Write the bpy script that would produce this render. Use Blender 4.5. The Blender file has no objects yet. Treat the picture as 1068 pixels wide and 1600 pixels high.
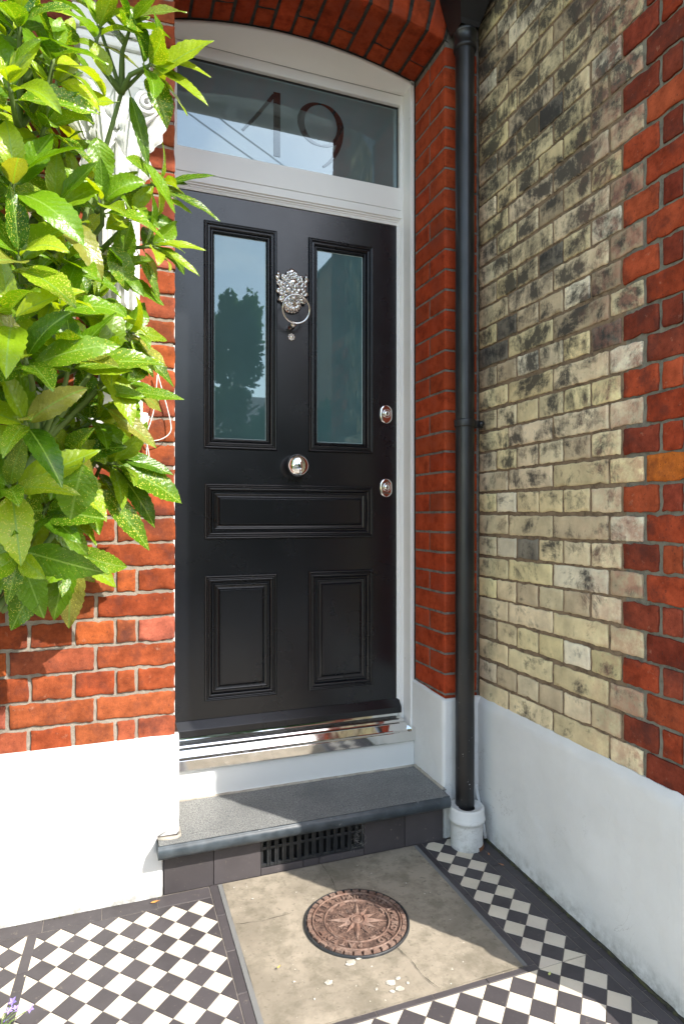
import bpy, bmesh, math, random
from mathutils import Vector, Matrix, noise
random.seed(7)
R = math.radians
scene = bpy.context.scene
# ---------------------------------------------------------------- camera
cam = bpy.data.objects.new('camera', bpy.data.cameras.new('camera'))
scene.collection.objects.link(cam)
cam.location = (0, -1.989, 1.15)
cam.rotation_euler = (R(90), 0, R(-20.1))
cam.data.sensor_fit = 'VERTICAL'; cam.data.sensor_height = 36; cam.data.lens = 980/1600*36
cam.data.shift_y = 6/1600
cam.data.clip_start = .02; cam.data.clip_end = 400
scene.camera = cam
# ---------------------------------------------------------------- sky, sun, exposure
SUN = Vector((.612*math.cos(R(42)), -.791*math.cos(R(42)), math.sin(R(42))))
AZ = math.atan2(SUN.x, SUN.y)
world = bpy.data.worlds.new('World'); scene.world = world; world.use_nodes = True
nt = world.node_tree; nt.nodes.clear()
wo = nt.nodes.new('ShaderNodeOutputWorld'); bg = nt.nodes.new('ShaderNodeBackground')
sky = nt.nodes.new('ShaderNodeTexSky'); sky.sky_type = 'NISHITA'; sky.sun_disc = False
sky.sun_elevation = R(42); sky.sun_rotation = AZ; sky.air_density = 1.0; sky.dust_density = .6; sky.ozone_density = 1.6
bg.inputs['Strength'].default_value = .15
tc = nt.nodes.new('ShaderNodeTexCoord'); cn = nt.nodes.new('ShaderNodeTexNoise'); cr = nt.nodes.new('ShaderNodeValToRGB'); mx = nt.nodes.new('ShaderNodeMix')
mx.data_type = 'RGBA'; cn.inputs['Scale'].default_value = 3.2; cn.inputs['Detail'].default_value = 7
mp = nt.nodes.new('ShaderNodeMapping'); mp.inputs['Scale'].default_value = (1, 1, 2.2)
nt.links.new(tc.outputs['Generated'], mp.inputs[0]); nt.links.new(mp.outputs[0], cn.inputs['Vector'])
cr.color_ramp.elements[0].position = .56; cr.color_ramp.elements[1].position = .74
cr.color_ramp.elements[1].color = (.75, .75, .75, 1)
nt.links.new(cn.outputs[0], cr.inputs[0]); nt.links.new(cr.outputs[0], mx.inputs['Factor'])
tint = nt.nodes.new('ShaderNodeMix'); tint.data_type = 'RGBA'; tint.blend_type = 'MULTIPLY'; tint.inputs['Factor'].default_value = 1
nt.links.new(sky.outputs[0], tint.inputs['A']); tint.inputs['B'].default_value = (1.17, 1.01, .82, 1); nt.links.new(tint.outputs['Result'], mx.inputs['A']); mx.inputs['B'].default_value = (7.8, 7.6, 7.3, 1)
nt.links.new(mx.outputs['Result'], bg.inputs[0]); nt.links.new(bg.outputs[0], wo.inputs[0])
sun = bpy.data.objects.new('sun', bpy.data.lights.new('sun', 'SUN')); scene.collection.objects.link(sun)
sun.data.energy = 2.0; sun.data.angle = R(.5); sun.data.color = (1, .95, .87)
sun.rotation_euler = SUN.to_track_quat('Z', 'Y').to_euler()
scene.view_settings.view_transform = 'Standard'; scene.view_settings.look = 'None'
scene.view_settings.exposure = 2.18; scene.view_settings.gamma = 1
scene.render.engine = 'CYCLES'
scene.cycles.max_bounces = 10; scene.cycles.diffuse_bounces = 6; scene.cycles.glossy_bounces = 6

# ---------------------------------------------------------------- helpers
class MB:
    def __init__(s): s.v = []; s.f = []; s.m = []; s.c = []; s.uv = []; s.col = (1, 1, 1); s.mi = 0; s.smooth = []; s.sm = False
    def vert(s, p, uv=(0, 0)):
        s.v.append(tuple(p)); s.c.append(tuple(s.col)); s.uv.append(uv); return len(s.v)-1
    def face(s, idx): s.f.append(tuple(idx)); s.m.append(s.mi); s.smooth.append(s.sm)
    def poly(s, pts): s.face([s.vert(p) for p in pts])
    def box(s, a, b, bev=0):
        x0, y0, z0 = a; x1, y1, z1 = b
        if bev <= 0:
            i = [s.vert(p) for p in ((x0,y0,z0),(x1,y0,z0),(x1,y1,z0),(x0,y1,z0),(x0,y0,z1),(x1,y0,z1),(x1,y1,z1),(x0,y1,z1))]
            for q in ((0,3,2,1),(4,5,6,7),(0,1,5,4),(1,2,6,5),(2,3,7,6),(3,0,4,7)): s.face([i[k] for k in q])
            return
        bm = bmesh.new(); bmesh.ops.create_cube(bm, size=1)
        for v in bm.verts: v.co = Vector(((x0+x1)/2+v.co.x*(x1-x0), (y0+y1)/2+v.co.y*(y1-y0), (z0+z1)/2+v.co.z*(z1-z0)))
        bmesh.ops.bevel(bm, geom=bm.edges[:], offset=bev, segments=2, profile=.6, affect='EDGES')
        s.add_bm(bm)
    def add_bm(s, bm, M=None):
        bm.verts.index_update(); o = len(s.v)
        for v in bm.verts: s.vert((M @ v.co) if M else v.co)
        for f in bm.faces: s.face([o+v.index for v in f.verts])
        bm.free()
    def grid(s, P, nu, nv, uv=None):
        o = len(s.v)
        for j in range(nv+1):
            for i in range(nu+1): s.vert(P(i/nu, j/nv), (i/nu, j/nv))
        for j in range(nv):
            for i in range(nu):
                a = o+j*(nu+1)+i; s.face((a, a+1, a+nu+2, a+nu+1))
    def tube(s, pts, rad, n=8, cap=True):
        pts = [Vector(p) for p in pts]; rings = []
        rad = rad if isinstance(rad, (list, tuple)) else [rad]*len(pts)
        ref = Vector((0, 0, 1))
        for k, p in enumerate(pts):
            d = (pts[min(k+1, len(pts)-1)]-pts[max(k-1, 0)]).normalized()
            if abs(d.dot(ref)) > .95: ref = Vector((1, 0, 0)) if abs(d.x) < .9 else Vector((0, 1, 0))
            a = d.cross(ref).normalized(); b = d.cross(a).normalized(); ref = b.cross(d) if False else ref
            rings.append([s.vert(p+(a*math.cos(t)+b*math.sin(t))*rad[k]) for t in [2*math.pi*i/n for i in range(n)]])
        for k in range(len(rings)-1):
            for i in range(n): s.face((rings[k][i], rings[k][(i+1) % n], rings[k+1][(i+1) % n], rings[k+1][i]))
        if cap: s.face(rings[0][::-1]); s.face(rings[-1])
    def lathe(s, prof, M, n=32, a0=0, a1=2*math.pi):
        full = abs(a1-a0-2*math.pi) < 1e-6; rings = []
        for r, h in prof:
            rings.append([s.vert(M @ Vector((max(r, 1e-5)*math.cos(a0+(a1-a0)*i/n), max(r, 1e-5)*math.sin(a0+(a1-a0)*i/n), h))) for i in range(n if full else n+1)])
        for k in range(len(rings)-1):
            for i in range(n):
                j = (i+1) % n if full else i+1
                s.face((rings[k][i], rings[k][j], rings[k+1][j], rings[k+1][i]))
    def build(s, name, mats, parent=None, smooth_angle=None):
        me = bpy.data.meshes.new(name); me.from_pydata(s.v, [], s.f)
        if not isinstance(mats, (list, tuple)): mats = [mats]
        for m in mats: me.materials.append(m)
        me.polygons.foreach_set('material_index', s.m)
        me.polygons.foreach_set('use_smooth', s.smooth)
        at = me.color_attributes.new('Col', 'FLOAT_COLOR', 'POINT')
        flat = []
        for c in s.c: flat += [c[0], c[1], c[2], 1]
        at.data.foreach_set('color', flat)
        ul = me.uv_layers.new(name='UVMap'); uvs = []
        for l in me.loops: uvs += s.uv[l.vertex_index]
        ul.data.foreach_set('uv', uvs)
        me.update()
        o = bpy.data.objects.new(name, me); scene.collection.objects.link(o)
        if parent: o.parent = parent
        return o
def tag(o, label, cat, group=None):
    o['label'] = label; o['category'] = cat
    if group: o['group'] = group
    return o
def thing(name, label, cat, group=None, loc=(0, 0, 0)):
    o = bpy.data.objects.new(name, None); scene.collection.objects.link(o); o.empty_display_size = .05
    o.location = loc
    return tag(o, label, cat, group)
def struct(o, kind='structure'): o['kind'] = kind; return o
def fix_parent(o):
    # parts are modelled in world space: keep them in place under a moved root
    for c in o.children: c.matrix_parent_inverse = Matrix.Translation(-Vector(o.location))
    return o
X3, Y3, Z3 = Vector((1, 0, 0)), Vector((0, 1, 0)), Vector((0, 0, 1))
FACE_OUT = Matrix.Rotation(R(90), 4, 'X')      # local +z points to -y (towards the street)
def Nz(x, y, z): return noise.noise(Vector((x, y, z)))

# ---------------------------------------------------------------- materials
class NT:
    def __init__(s, name):
        s.m = bpy.data.materials.new(name); s.m.use_nodes = True; s.t = s.m.node_tree
        s.t.nodes.clear(); s.out = s.n('ShaderNodeOutputMaterial'); s.b = s.n('ShaderNodeBsdfPrincipled')
        s.l(s.b.outputs[0], s.out.inputs[0]); s.tc = s.n('ShaderNodeTexCoord')
    def n(s, t, **k):
        x = s.t.nodes.new(t)
        for a, v in k.items(): setattr(x, a, v)
        return x
    def l(s, a, b): s.t.links.new(a, b)
    def inp(s, sock, v):
        if hasattr(v, 'is_output') or isinstance(v, bpy.types.NodeSocket): s.l(v, sock)
        elif isinstance(v, (tuple, list)) and len(v) == 3 and sock.type == 'RGBA': sock.default_value = (*v, 1)
        else: sock.default_value = v
    def coord(s, scale=(1, 1, 1), src='Object', rot=(0, 0, 0)):
        m = s.n('ShaderNodeMapping'); m.inputs['Scale'].default_value = scale; m.inputs['Rotation'].default_value = rot
        s.l(s.tc.outputs[src], m.inputs[0]); return m.outputs[0]
    def noise(s, scale, detail=4, rough=.55, co=None, out=0, dist=0):
        x = s.n('ShaderNodeTexNoise'); x.inputs['Scale'].default_value = scale; x.inputs['Detail'].default_value = detail
        x.inputs['Roughness'].default_value = rough; x.inputs['Distortion'].default_value = dist
        s.l(co if co is not None else s.tc.outputs['Object'], x.inputs['Vector']); return x.outputs[out]
    def vor(s, scale, co=None, feature='F1'):
        x = s.n('ShaderNodeTexVoronoi', feature=feature); x.inputs['Scale'].default_value = scale
        s.l(co if co is not None else s.tc.outputs['Object'], x.inputs['Vector']); return x.outputs[0]
    def ramp(s, f, a, b, c0=(0, 0, 0), c1=(1, 1, 1)):
        if a > b: a, b, c0, c1 = b, a, c1, c0
        x = s.n('ShaderNodeValToRGB'); e = x.color_ramp.elements
        e[0].position = a; e[1].position = b; e[0].color = (*c0, 1); e[1].color = (*c1, 1)
        s.l(f, x.inputs[0]); return x.outputs[0]
    def mix(s, f, a, b, mode='MIX'):
        x = s.n('ShaderNodeMix', data_type='RGBA', blend_type=mode)
        s.inp(x.inputs['Factor'], f); s.inp(x.inputs['A'], a); s.inp(x.inputs['B'], b); return x.outputs['Result']
    def math(s, op, a, b=0., c=None):
        x = s.n('ShaderNodeMath', operation=op); s.inp(x.inputs[0], a); s.inp(x.inputs[1], b)
        if c is not None: s.inp(x.inputs[2], c)
        return x.outputs[0]
    def sep(s, co=None):
        x = s.n('ShaderNodeSeparateXYZ'); s.l(co if co is not None else s.tc.outputs['Object'], x.inputs[0]); return x.outputs
    def attr(s, name='Col'):
        x = s.n('ShaderNodeAttribute', attribute_name=name); return x.outputs['Color']
    def bump(s, h, strength=.3, dist=.002, prev=None):
        x = s.n('ShaderNodeBump'); x.inputs['Strength'].default_value = strength; x.inputs['Distance'].default_value = dist
        s.l(h, x.inputs['Height'])
        if prev is not None: s.l(prev, x.inputs['Normal'])
        s.l(x.outputs[0], s.b.inputs['Normal']); return x.outputs[0]
    def set(s, **k):
        names = dict(base='Base Color', rough='Roughness', metal='Metallic', spec='Specular IOR Level', coat='Coat Weight', crough='Coat Roughness', ior='IOR', cior='Coat IOR', trans='Transmission Weight', sss='Subsurface Weight', alpha='Alpha')
        for a, v in k.items(): s.inp(s.b.inputs[names[a]], v)
        return s.m

def m_plain(name, col, rough=.5, metal=0, **k):
    n = NT(name); return n.set(base=col, rough=rough, metal=metal, **k)

def m_redbrick(name, rub=False):
    n = NT(name); c = n.attr()
    a = n.ramp(n.noise(18, 8, .72), .32, .68, (.50, .46, .46), (1.28, 1.25, 1.2))
    c = n.mix(1, c, a, 'MULTIPLY')
    # darker kiln and soot blotches
    c = n.mix(n.math('MULTIPLY', n.ramp(n.noise(9 if rub else 11, 6, .65), .50, .68), .75 if not rub else .5), c, (.085, .032, .026))
    if not rub:
        c = n.mix(n.math('MULTIPLY', n.ramp(n.noise(34, 6, .7), .62, .7), .35), c, (.45, .26, .18))
    c = n.mix(n.math('MULTIPLY', n.ramp(n.noise(120, 4, .65), .60, .68), .6 if not rub else .4), c, (.07, .03, .025))
    n.set(base=c, rough=.88, spec=.10)
    b = n.bump(n.noise(60, 8, .7), .55 if not rub else .2, .003)
    n.bump(n.noise(300, 3, .6), .35, .0012, b)
    return n.m
def m_stock():
    n = NT('yellow_stock_brick'); c = n.attr()
    c = n.mix(1, c, n.ramp(n.noise(14, 5, .6), .3, .7, (.72, .70, .66), (1.2, 1.18, 1.1)), 'MULTIPLY')
    sx = n.sep(); z = sx[2]
    # soot: patches with rain streaks, more of it higher on the wall
    st = n.noise(1, 7, .74, co=n.coord((8, 8, 9)), dist=.35)
    st2 = n.noise(1, 6, .75, co=n.coord((46, 46, 16)), dist=.3)
    hgt = n.math('MULTIPLY_ADD', n.math('MINIMUM', z, 2.1), .085, -.098)
    k = n.math('ADD', n.math('ADD', n.math('MULTIPLY', st, .86), n.math('MULTIPLY', st2, .26)), hgt)
    uvs = n.sep(n.tc.outputs['UV'])
    cu_ = n.math('MULTIPLY', n.math('MULTIPLY', uvs[0], n.math('SUBTRACT', 1., uvs[0])), n.math('MULTIPLY', uvs[1], n.math('SUBTRACT', 1., uvs[1])))
    k = n.math('ADD', k, n.math('MULTIPLY_ADD', n.ramp(cu_, .0, .030), .055, -.045))
    k = n.math('MINIMUM', k, .78)
    soot = n.ramp(k, .555, .68)
    c = n.mix(n.math('MULTIPLY', soot, .90), c, (.042, .040, .039))
    # pink bloom near the red quoins
    pk = n.math('MULTIPLY', n.ramp(n.math('MULTIPLY', sx[1], -1.), .50, .74), n.ramp(n.noise(26, 5, .7), .42, .6))
    c = n.mix(n.math('MULTIPLY', pk, .62), c, (.45, .20, .14))
    gm = n.math('MULTIPLY', n.ramp(z, 2.0, 3.0), n.ramp(n.math('MULTIPLY', sx[1], -1.), .42, .0))
    c = n.mix(n.math('MULTIPLY', gm, .45), c, (.16, .15, .05))
    n.set(base=c, rough=.9, spec=.2)
    b = n.bump(n.noise(70, 8, .7), .6, .003)
    n.bump(n.noise(260, 3, .6), .4, .0012, b); return n.m
def m_mortar(name, col, dark, amt=.5):
    n = NT(name)
    c = n.mix(n.ramp(n.noise(14, 6, .65), .4, .7), col, tuple(x*.7 for x in col))
    c = n.mix(n.math('MULTIPLY', n.ramp(n.noise(30, 6, .7), .48, .62), amt), c, dark)
    n.set(base=c, rough=.95, spec=.15)
    b = n.bump(n.noise(90, 8, .7), .8, .004); n.bump(n.noise(400, 3), .5, .001, b); return n.m
def m_render(name, col=(.72, .72, .71)):
    n = NT(name); sx = n.sep()
    c = n.mix(n.ramp(n.noise(5, 5, .6), .35, .75), col, tuple(x*.90 for x in col))
    c = n.mix(n.math('MULTIPLY', n.ramp(n.noise(16, 7, .75, dist=.6), .69, .74), .55), c, (.34, .28, .21))
    ck = n.math('ABSOLUTE', n.math('SUBTRACT', n.noise(5.5, 6, .62, dist=.4), .5))
    c = n.mix(n.math('MULTIPLY', n.math('MULTIPLY', n.ramp(ck, .0035, .0), n.ramp(n.noise(2.6, 3), .56, .62)), .55), c, (.25, .22, .19))
    c = n.mix(n.ramp(n.noise(44, 6, .75), .735, .75), c, (.17, .14, .11))
    low = n.math('MULTIPLY', n.ramp(sx[2], .07, .0), n.ramp(n.noise(24, 7, .7), .40, .66))
    c = n.mix(n.math('MULTIPLY', low, .8), c, (.16, .15, .12))
    n.set(base=c, rough=.62, spec=.35)
    b = n.bump(n.noise(4.5, 4, .5), .55, .016); b = n.bump(n.noise(38, 7, .6, dist=.3), .35, .0035, b)
    b = n.bump(n.ramp(n.vor(17), .0, .06), .35, .0018, b)
    n.bump(n.noise(190, 3), .22, .001, b); return n.m
def m_paint(name, col, rough=.35, **k):
    n = NT(name); c = n.mix(n.ramp(n.noise(3, 4), .3, .8), col, tuple(x*.93 for x in col))
    n.set(base=c, rough=n.ramp(n.noise(9, 5), .2, .9, (rough*.85,)*3, (rough*1.25,)*3), **k)
    n.bump(n.noise(14, 2, .4, co=n.coord((1, 1, .35))), .05, .001); return n.m
def m_door():
    n = NT('black_door_paint')
    n.set(base=(.0042, .0052, .0074), rough=n.ramp(n.noise(6, 5), .2, .9, (.22,)*3, (.32,)*3), spec=.62)
    n.bump(n.noise(30, 3, .5, co=n.coord((1, 1, .12))), .05, .0006); return n.m
def m_chrome(rough=.04, name='polished_chrome'):
    n = NT(name); n.set(base=(.86, .86, .85), rough=n.ramp(n.noise(40, 5), .4, .9, (rough,)*3, (rough*2.2,)*3), metal=1.)
    n.bump(n.noise(9, 2, .4), .012, .0005); return n.m
def m_glass(name, col, rf=.32):
    # frosted film behind reflective float glass
    n = NT(name)
    c = n.mix(n.ramp(n.noise(7, 4), .3, .7), col, tuple(x*.85 for x in col))
    n.set(base=c, rough=.55, spec=.2)
    gl = n.n('ShaderNodeBsdfGlossy'); gl.inputs['Roughness'].default_value = .016; gl.inputs['Color'].default_value = (.76, .93, 1, 1)
    fr = n.n('ShaderNodeFresnel'); fr.inputs['IOR'].default_value = 1.6
    f = n.math('ADD', n.math('MULTIPLY', fr.outputs[0], .8), rf)
    bp = n.n('ShaderNodeBump'); bp.inputs['Strength'].default_value = .02; bp.inputs['Distance'].default_value = .004
    n.l(n.noise(5, 2, .4), bp.inputs['Height']); n.l(bp.outputs[0], gl.inputs['Normal'])
    mxs = n.n('ShaderNodeMixShader'); n.l(f, mxs.inputs[0]); n.l(n.b.outputs[0], mxs.inputs[1]); n.l(gl.outputs[0], mxs.inputs[2]); n.l(mxs.outputs[0], n.out.inputs[0])
    return n.m
def m_slate():
    n = NT('slate_tread'); 
    sp = n.noise(240, 4, .7)
    c = n.ramp(sp, .34, .70, (.055, .06, .065), (.36, .36, .34))
    c = n.mix(n.ramp(n.noise(4, 5, .6), .3, .75), c, (.13, .145, .155), 'MULTIPLY') if False else n.mix(n.math('MULTIPLY', n.ramp(n.noise(5, 6, .65), .42, .72), .5), c, (.075, .08, .085))
    n.set(base=c, rough=.72, spec=.35); b = n.bump(sp, .7, .0016); n.bump(n.noise(30, 5), .25, .002, b); return n.m
def m_nosing():
    n = NT('polished_slate_edge'); c = n.mix(n.ramp(n.noise(22, 5), .35, .7), (.026, .035, .043), (.065, .080, .092))
    c = n.mix(n.ramp(n.noise(34, 5, .7), .66, .72), c, (.24, .25, .25))
    n.set(base=c, rough=n.ramp(n.noise(60, 4), .3, .8, (.30,)*3, (.5,)*3), spec=.5); n.bump(n.noise(120, 4), .2, .001); return n.m
def m_tile(name, col, var=.10):
    n = NT(name); c = n.mix(1, col, n.attr(), 'MULTIPLY')
    c = n.mix(n.ramp(n.noise(9, 5, .6), .35, .75), c, n.mix(1, c, (1-var,)*3, 'MULTIPLY'))
    c = n.mix(n.math('MULTIPLY', n.ramp(n.noise(46, 7, .75), .60, .68), .5), c, (.26, .22, .17))
    n.set(base=c, rough=n.ramp(n.noise(30, 5), .3, .8, (.46,)*3, (.68,)*3), spec=.35); n.bump(n.noise(130, 4, .6), .16, .0008); return n.m
def m_concrete():
    n = NT('stained_concrete')
    c = n.mix(n.ramp(n.noise(3.2, 6, .62, dist=.5), .40, .60), (.215, .185, .142), (.325, .28, .218))
    c = n.mix(n.math('MULTIPLY', n.ramp(n.noise(13, 7, .72), .46, .62), .6), c, (.145, .128, .092))
    c = n.mix(n.math('MULTIPLY', n.ramp(n.noise(58, 5, .7), .57, .68), .65), c, (.13, .115, .085))
    c = n.mix(n.ramp(n.noise(75, 4, .6), .69, .73), c, (.62, .58, .50))
    # cement smears
    v = n.noise(6.3, 6, .7, co=n.coord((1, 1, 1), rot=(0, 0, 1.3)), dist=.9)
    c = n.mix(n.math('MULTIPLY', n.ramp(v, .70, .73), .75), c, (.46, .43, .37))
    # hairline cracks
    w = n.n('ShaderNodeTexNoise'); w.inputs['Scale'].default_value = 14; w.inputs['Detail'].default_value = 3; n.l(n.tc.outputs['Object'], w.inputs['Vector'])
    n.set(base=c, rough=.85, spec=.25)
    b = n.bump(n.noise(90, 7, .7), .5, .0025); n.bump(n.noise(9, 4), .3, .006, b); return n.m
def m_rust():
    n = NT('rusty_cast_iron')
    c = n.mix(n.ramp(n.noise(26, 7, .7), .38, .62), (.175, .100, .074), (.275, .190, .150))
    c = n.mix(n.math('MULTIPLY', n.ramp(n.noise(60, 7, .75), .5, .64), .8), c, (.075, .05, .042))
    n.set(base=c, rough=.8, spec=.3, metal=.15); n.bump(n.noise(160, 6, .75), .8, .0016); return n.m
def m_rustdark():  # sooty rust, darkened in colour to stand in for crevice shade
    n = NT('shaded_rusty_iron_recess'); c = n.mix(n.ramp(n.noise(55, 7, .7), .40, .66), (.055, .034, .028), (.20, .125, .095))
    n.set(base=c, rough=.9, spec=.2); n.bump(n.noise(190, 6, .75), .9, .0018); return n.m
def m_iron():
    n = NT('black_cast_iron')
    c = n.mix(n.ramp(n.noise(30, 6, .7), .5, .75), (.018, .02, .023), (.06, .058, .055))
    c = n.mix(n.ramp(n.noise(85, 4, .7), .69, .74), c, (.30, .28, .25))
    n.set(base=c, rough=.5, spec=.5); n.bump(n.noise(60, 6, .7), .35, .0012); return n.m
def m_pipe():
    n = NT('black_painted_iron_pipe'); sx = n.sep()
    c = n.mix(n.ramp(n.noise(7, 6, .6), .4, .75), (.005, .006, .008), (.017, .015, .015))
    sp = n.math('MULTIPLY', n.ramp(n.noise(95, 3, .6), .70, .72), n.ramp(sx[2], .75, .25))
    c = n.mix(sp, c, (.7, .7, .7))
    n.set(base=c, rough=n.ramp(n.noise(12, 6), .3, .8, (.30,)*3, (.48,)*3), spec=.55); n.bump(n.noise(26, 5, .6), .22, .0022); return n.m
def m_leaf():
    n = NT('spotted_laurel_leaf'); at = n.attr(); rs = n.sep(at)
    uv = n.sep(n.tc.outputs['UV'])
    cmb = n.n('ShaderNodeCombineXYZ'); n.l(n.math('MULTIPLY_ADD', rs[0], 57., uv[0]), cmb.inputs[0]); n.l(n.math('MULTIPLY_ADD', rs[1], 31., uv[1]), cmb.inputs[1]); n.l(rs[2], cmb.inputs[2])
    co = cmb.outputs[0]
    ab = n.math('ABSOLUTE', n.math('SUBTRACT', uv[0], .5))
    g = n.mix(rs[1], (.022, .090, .005), (.165, .310, .009))
    g = n.mix(n.math('MULTIPLY', n.ramp(n.noise(5, 3, .5, co=co), .3, .75), .6), g, (.125, .27, .010))
    g = n.mix(n.math('MULTIPLY', n.ramp(rs[2], .52, .95), .9), g, (.36, .46, .018))
    g = n.mix(n.math('MULTIPLY', n.ramp(rs[2], .06, .03), .75), g, (.30, .27, .06))
    veins = n.n('ShaderNodeTexWave', wave_type='BANDS', bands_direction='Y'); veins.inputs['Scale'].default_value = 3.4; veins.inputs['Distortion'].default_value = 1.2
    cv = n.n('ShaderNodeCombineXYZ'); n.l(n.math('MULTIPLY_ADD', ab, -1.1, uv[1]), cv.inputs[1]); n.l(uv[0], cv.inputs[0]); n.l(cv.outputs[0], veins.inputs['Vector'])
    g = n.mix(n.math('MULTIPLY', n.ramp(veins.outputs[0], .86, 1.), .10), g, (.26, .40, .07))
    # yellow speckles, denser on some leaves
    vo = n.n('ShaderNodeTexVoronoi'); vo.inputs['Scale'].default_value = 36; vo.inputs['Randomness'].default_value = 1; n.l(co, vo.inputs['Vector'])
    th = n.math('MULTIPLY', n.noise(8, 4, .7, co=co), n.math('MULTIPLY_ADD', rs[0], .52, .16))
    spot = n.ramp(n.math('SUBTRACT', th, vo.outputs[0]), .0, .045)
    sp2 = n.ramp(n.noise(42, 4, .7, co=co), .66, .70)
    spot = n.math('MAXIMUM', spot, n.math('MULTIPLY', sp2, .8))
    c = n.mix(n.math('MULTIPLY', spot, .85), g, (.58, .56, .10))
    c = n.mix(n.ramp(ab, .015, .005), c, (.22, .36, .06))
    n.set(base=c, rough=n.ramp(n.noise(9, 3, co=co), .3, .8, (.20,)*3, (.34,)*3), spec=.45)
    n.bump(n.math('ADD', n.math('MULTIPLY', n.noise(9, 4, .6, co=co), 1.), n.math('MULTIPLY', veins.outputs[0], -.10)), .45, .006)
    tr = n.n('ShaderNodeBsdfTranslucent'); n.l(n.mix(1, c, (1.7, 1.6, .25), 'MULTIPLY'), tr.inputs[0])
    mxs = n.n('ShaderNodeMixShader'); mxs.inputs[0].default_value = .34
    n.l(n.b.outputs[0], mxs.inputs[1]); n.l(tr.outputs[0], mxs.inputs[2]); n.l(mxs.outputs[0], n.out.inputs[0]); return n.m
M = {}
M['red'] = m_redbrick('red_brick'); M['rub'] = m_redbrick('fine_red_brick', True); M['stock'] = m_stock()
M['mort'] = m_mortar('lime_mortar', (.33, .285, .235), (.15, .12, .095), .45)
M['mortdark'] = m_mortar('dark_pointing', (.21, .19, .165), (.03, .03, .028), .5)
M['mortside'] = m_mortar('brown_mortar', (.27, .195, .13), (.07, .05, .036), .6)
M['mortgrey'] = m_mortar('grey_mortar', (.245, .225, .18), (.09, .085, .075), .6)
M['render'] = m_render('white_painted_render')
M['frame'] = m_paint('white_frame_paint', (.80, .79, .77), .30)
M['board'] = m_paint('white_board_paint', (.70, .71, .70), .45)
M['stone'] = m_paint('white_painted_stone', (.80, .80, .79), .5)
M['door'] = m_door(); M['chrome'] = m_chrome(); M['steel'] = m_chrome(.05, 'mirror_steel')
M['glass'] = m_glass('frosted_door_glass', (.050, .122, .132), .07)
M['fan'] = m_glass('frosted_fanlight_glass', (.105, .145, .15), .13)
M['digit'] = m_glass('clear_digit_glass', (.004, .003, .003), .03)
M['slate'] = m_slate(); M['nose'] = m_nosing()
M['tw'] = m_tile('cream_floor_tile', (.69, .61, .495), .16); M['tb'] = m_tile('charcoal_floor_tile', (.074, .065, .068), .2)
M['grout'] = m_mortar('tile_grout', (.24, .21, .185), (.10, .09, .08), .5)
M['conc'] = m_concrete(); M['kerb'] = m_plain('grey_slate_edging', (.16, .16, .155), .8)
M['rust'] = m_rust(); M['rustd'] = m_rustdark(); M['iron'] = m_iron(); M['pipe'] = m_pipe()
M['leaf'] = m_leaf()
M['stem'] = m_plain('green_stem', (.13, .19, .05), .6); M['bark'] = m_plain('brown_bark', (.14, .10, .06), .85)
M['black'] = m_plain('black_sealant', (.008, .008, .008), .6); M['void'] = m_plain('dark_void', (.004, .004, .004), .9)
M['cable'] = m_plain('white_cable', (.78, .77, .74), .45)
M['sock'] = m_render('white_painted_clay', (.68, .67, .65))

# ---------------------------------------------------------------- brickwork
def brick(mb, O, U, V, N, u0, u1, v0, v1, col, jit=.0015, proud=.0, dep=.022, rnd=.0035, step=.0105):
    L = u1-u0; H = v1-v0
    nu = max(4, int(L/step)+2)
    sd = random.random()*100; j = jit
    q_ = min(jit/.0015, 1.); tilt = random.uniform(-.0012, .0012)*q_; off = proud+random.uniform(-.0010, .0012)*q_
    mb.col = col; mb.sm = True
    us = [0, min(.0022/L, .1)]+[k/(nu-2) for k in range(1, nu-2)]+[1-min(.0022/L, .1), 1]
    vs = [0, .035, .2, .4, .6, .8, .965, 1]
    o = len(mb.v)
    for b_, v in enumerate(vs):
        for a_, u in enumerate(us):
            e = (a_ in (0, len(us)-1)) + (b_ in (0, len(vs)-1))
            uu = u0+u*L; vv = v0+v*H
            du = Nz(sd, vv*40, uu*40)*j; ch = max(0., Nz(sd+5, uu*38, b_*7.)-.28)*(.012 if j > .0016 else .003); dv = Nz(sd+9, uu*30, vv*30)*j*1.1+Nz(sd+3, uu*90, b_)*j*.9+(ch if b_ <= 1 else -ch if b_ >= len(vs)-2 else 0)
            h = off+(u-.5)*tilt+Nz(uu*28, vv*28, sd)*min(j*.8, .0012)
            if e: h -= rnd*(1 if e == 1 else 1.7)*(1+1.2*Nz(sd+2, uu*60, vv*60))
            if e == 2:
                du += (.5-u)*2*rnd*.8; dv += (.5-v)*2*rnd*.8
            mb.vert(O+U*(uu+du)+V*(vv+dv)+N*h, (u, v))
    n1 = len(us); n2 = len(vs)
    for b_ in range(n2-1):
        for a_ in range(n1-1):
            a = o+b_*n1+a_; mb.face((a, a+1, a+n1+1, a+n1))
    mb.sm = False
    per = [o+k for k in range(n1)]+[o+b_*n1+n1-1 for b_ in range(1, n2)]+[o+(n2-1)*n1+k for k in range(n1-2, -1, -1)]+[o+b_*n1 for b_ in range(n2-2, 0, -1)]
    back = [mb.vert(Vector(mb.v[i])-N*dep) for i in per]
    for k in range(len(per)):
        q = (k+1) % len(per); mb.face((per[k], back[k], back[q], per[q]))
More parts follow.
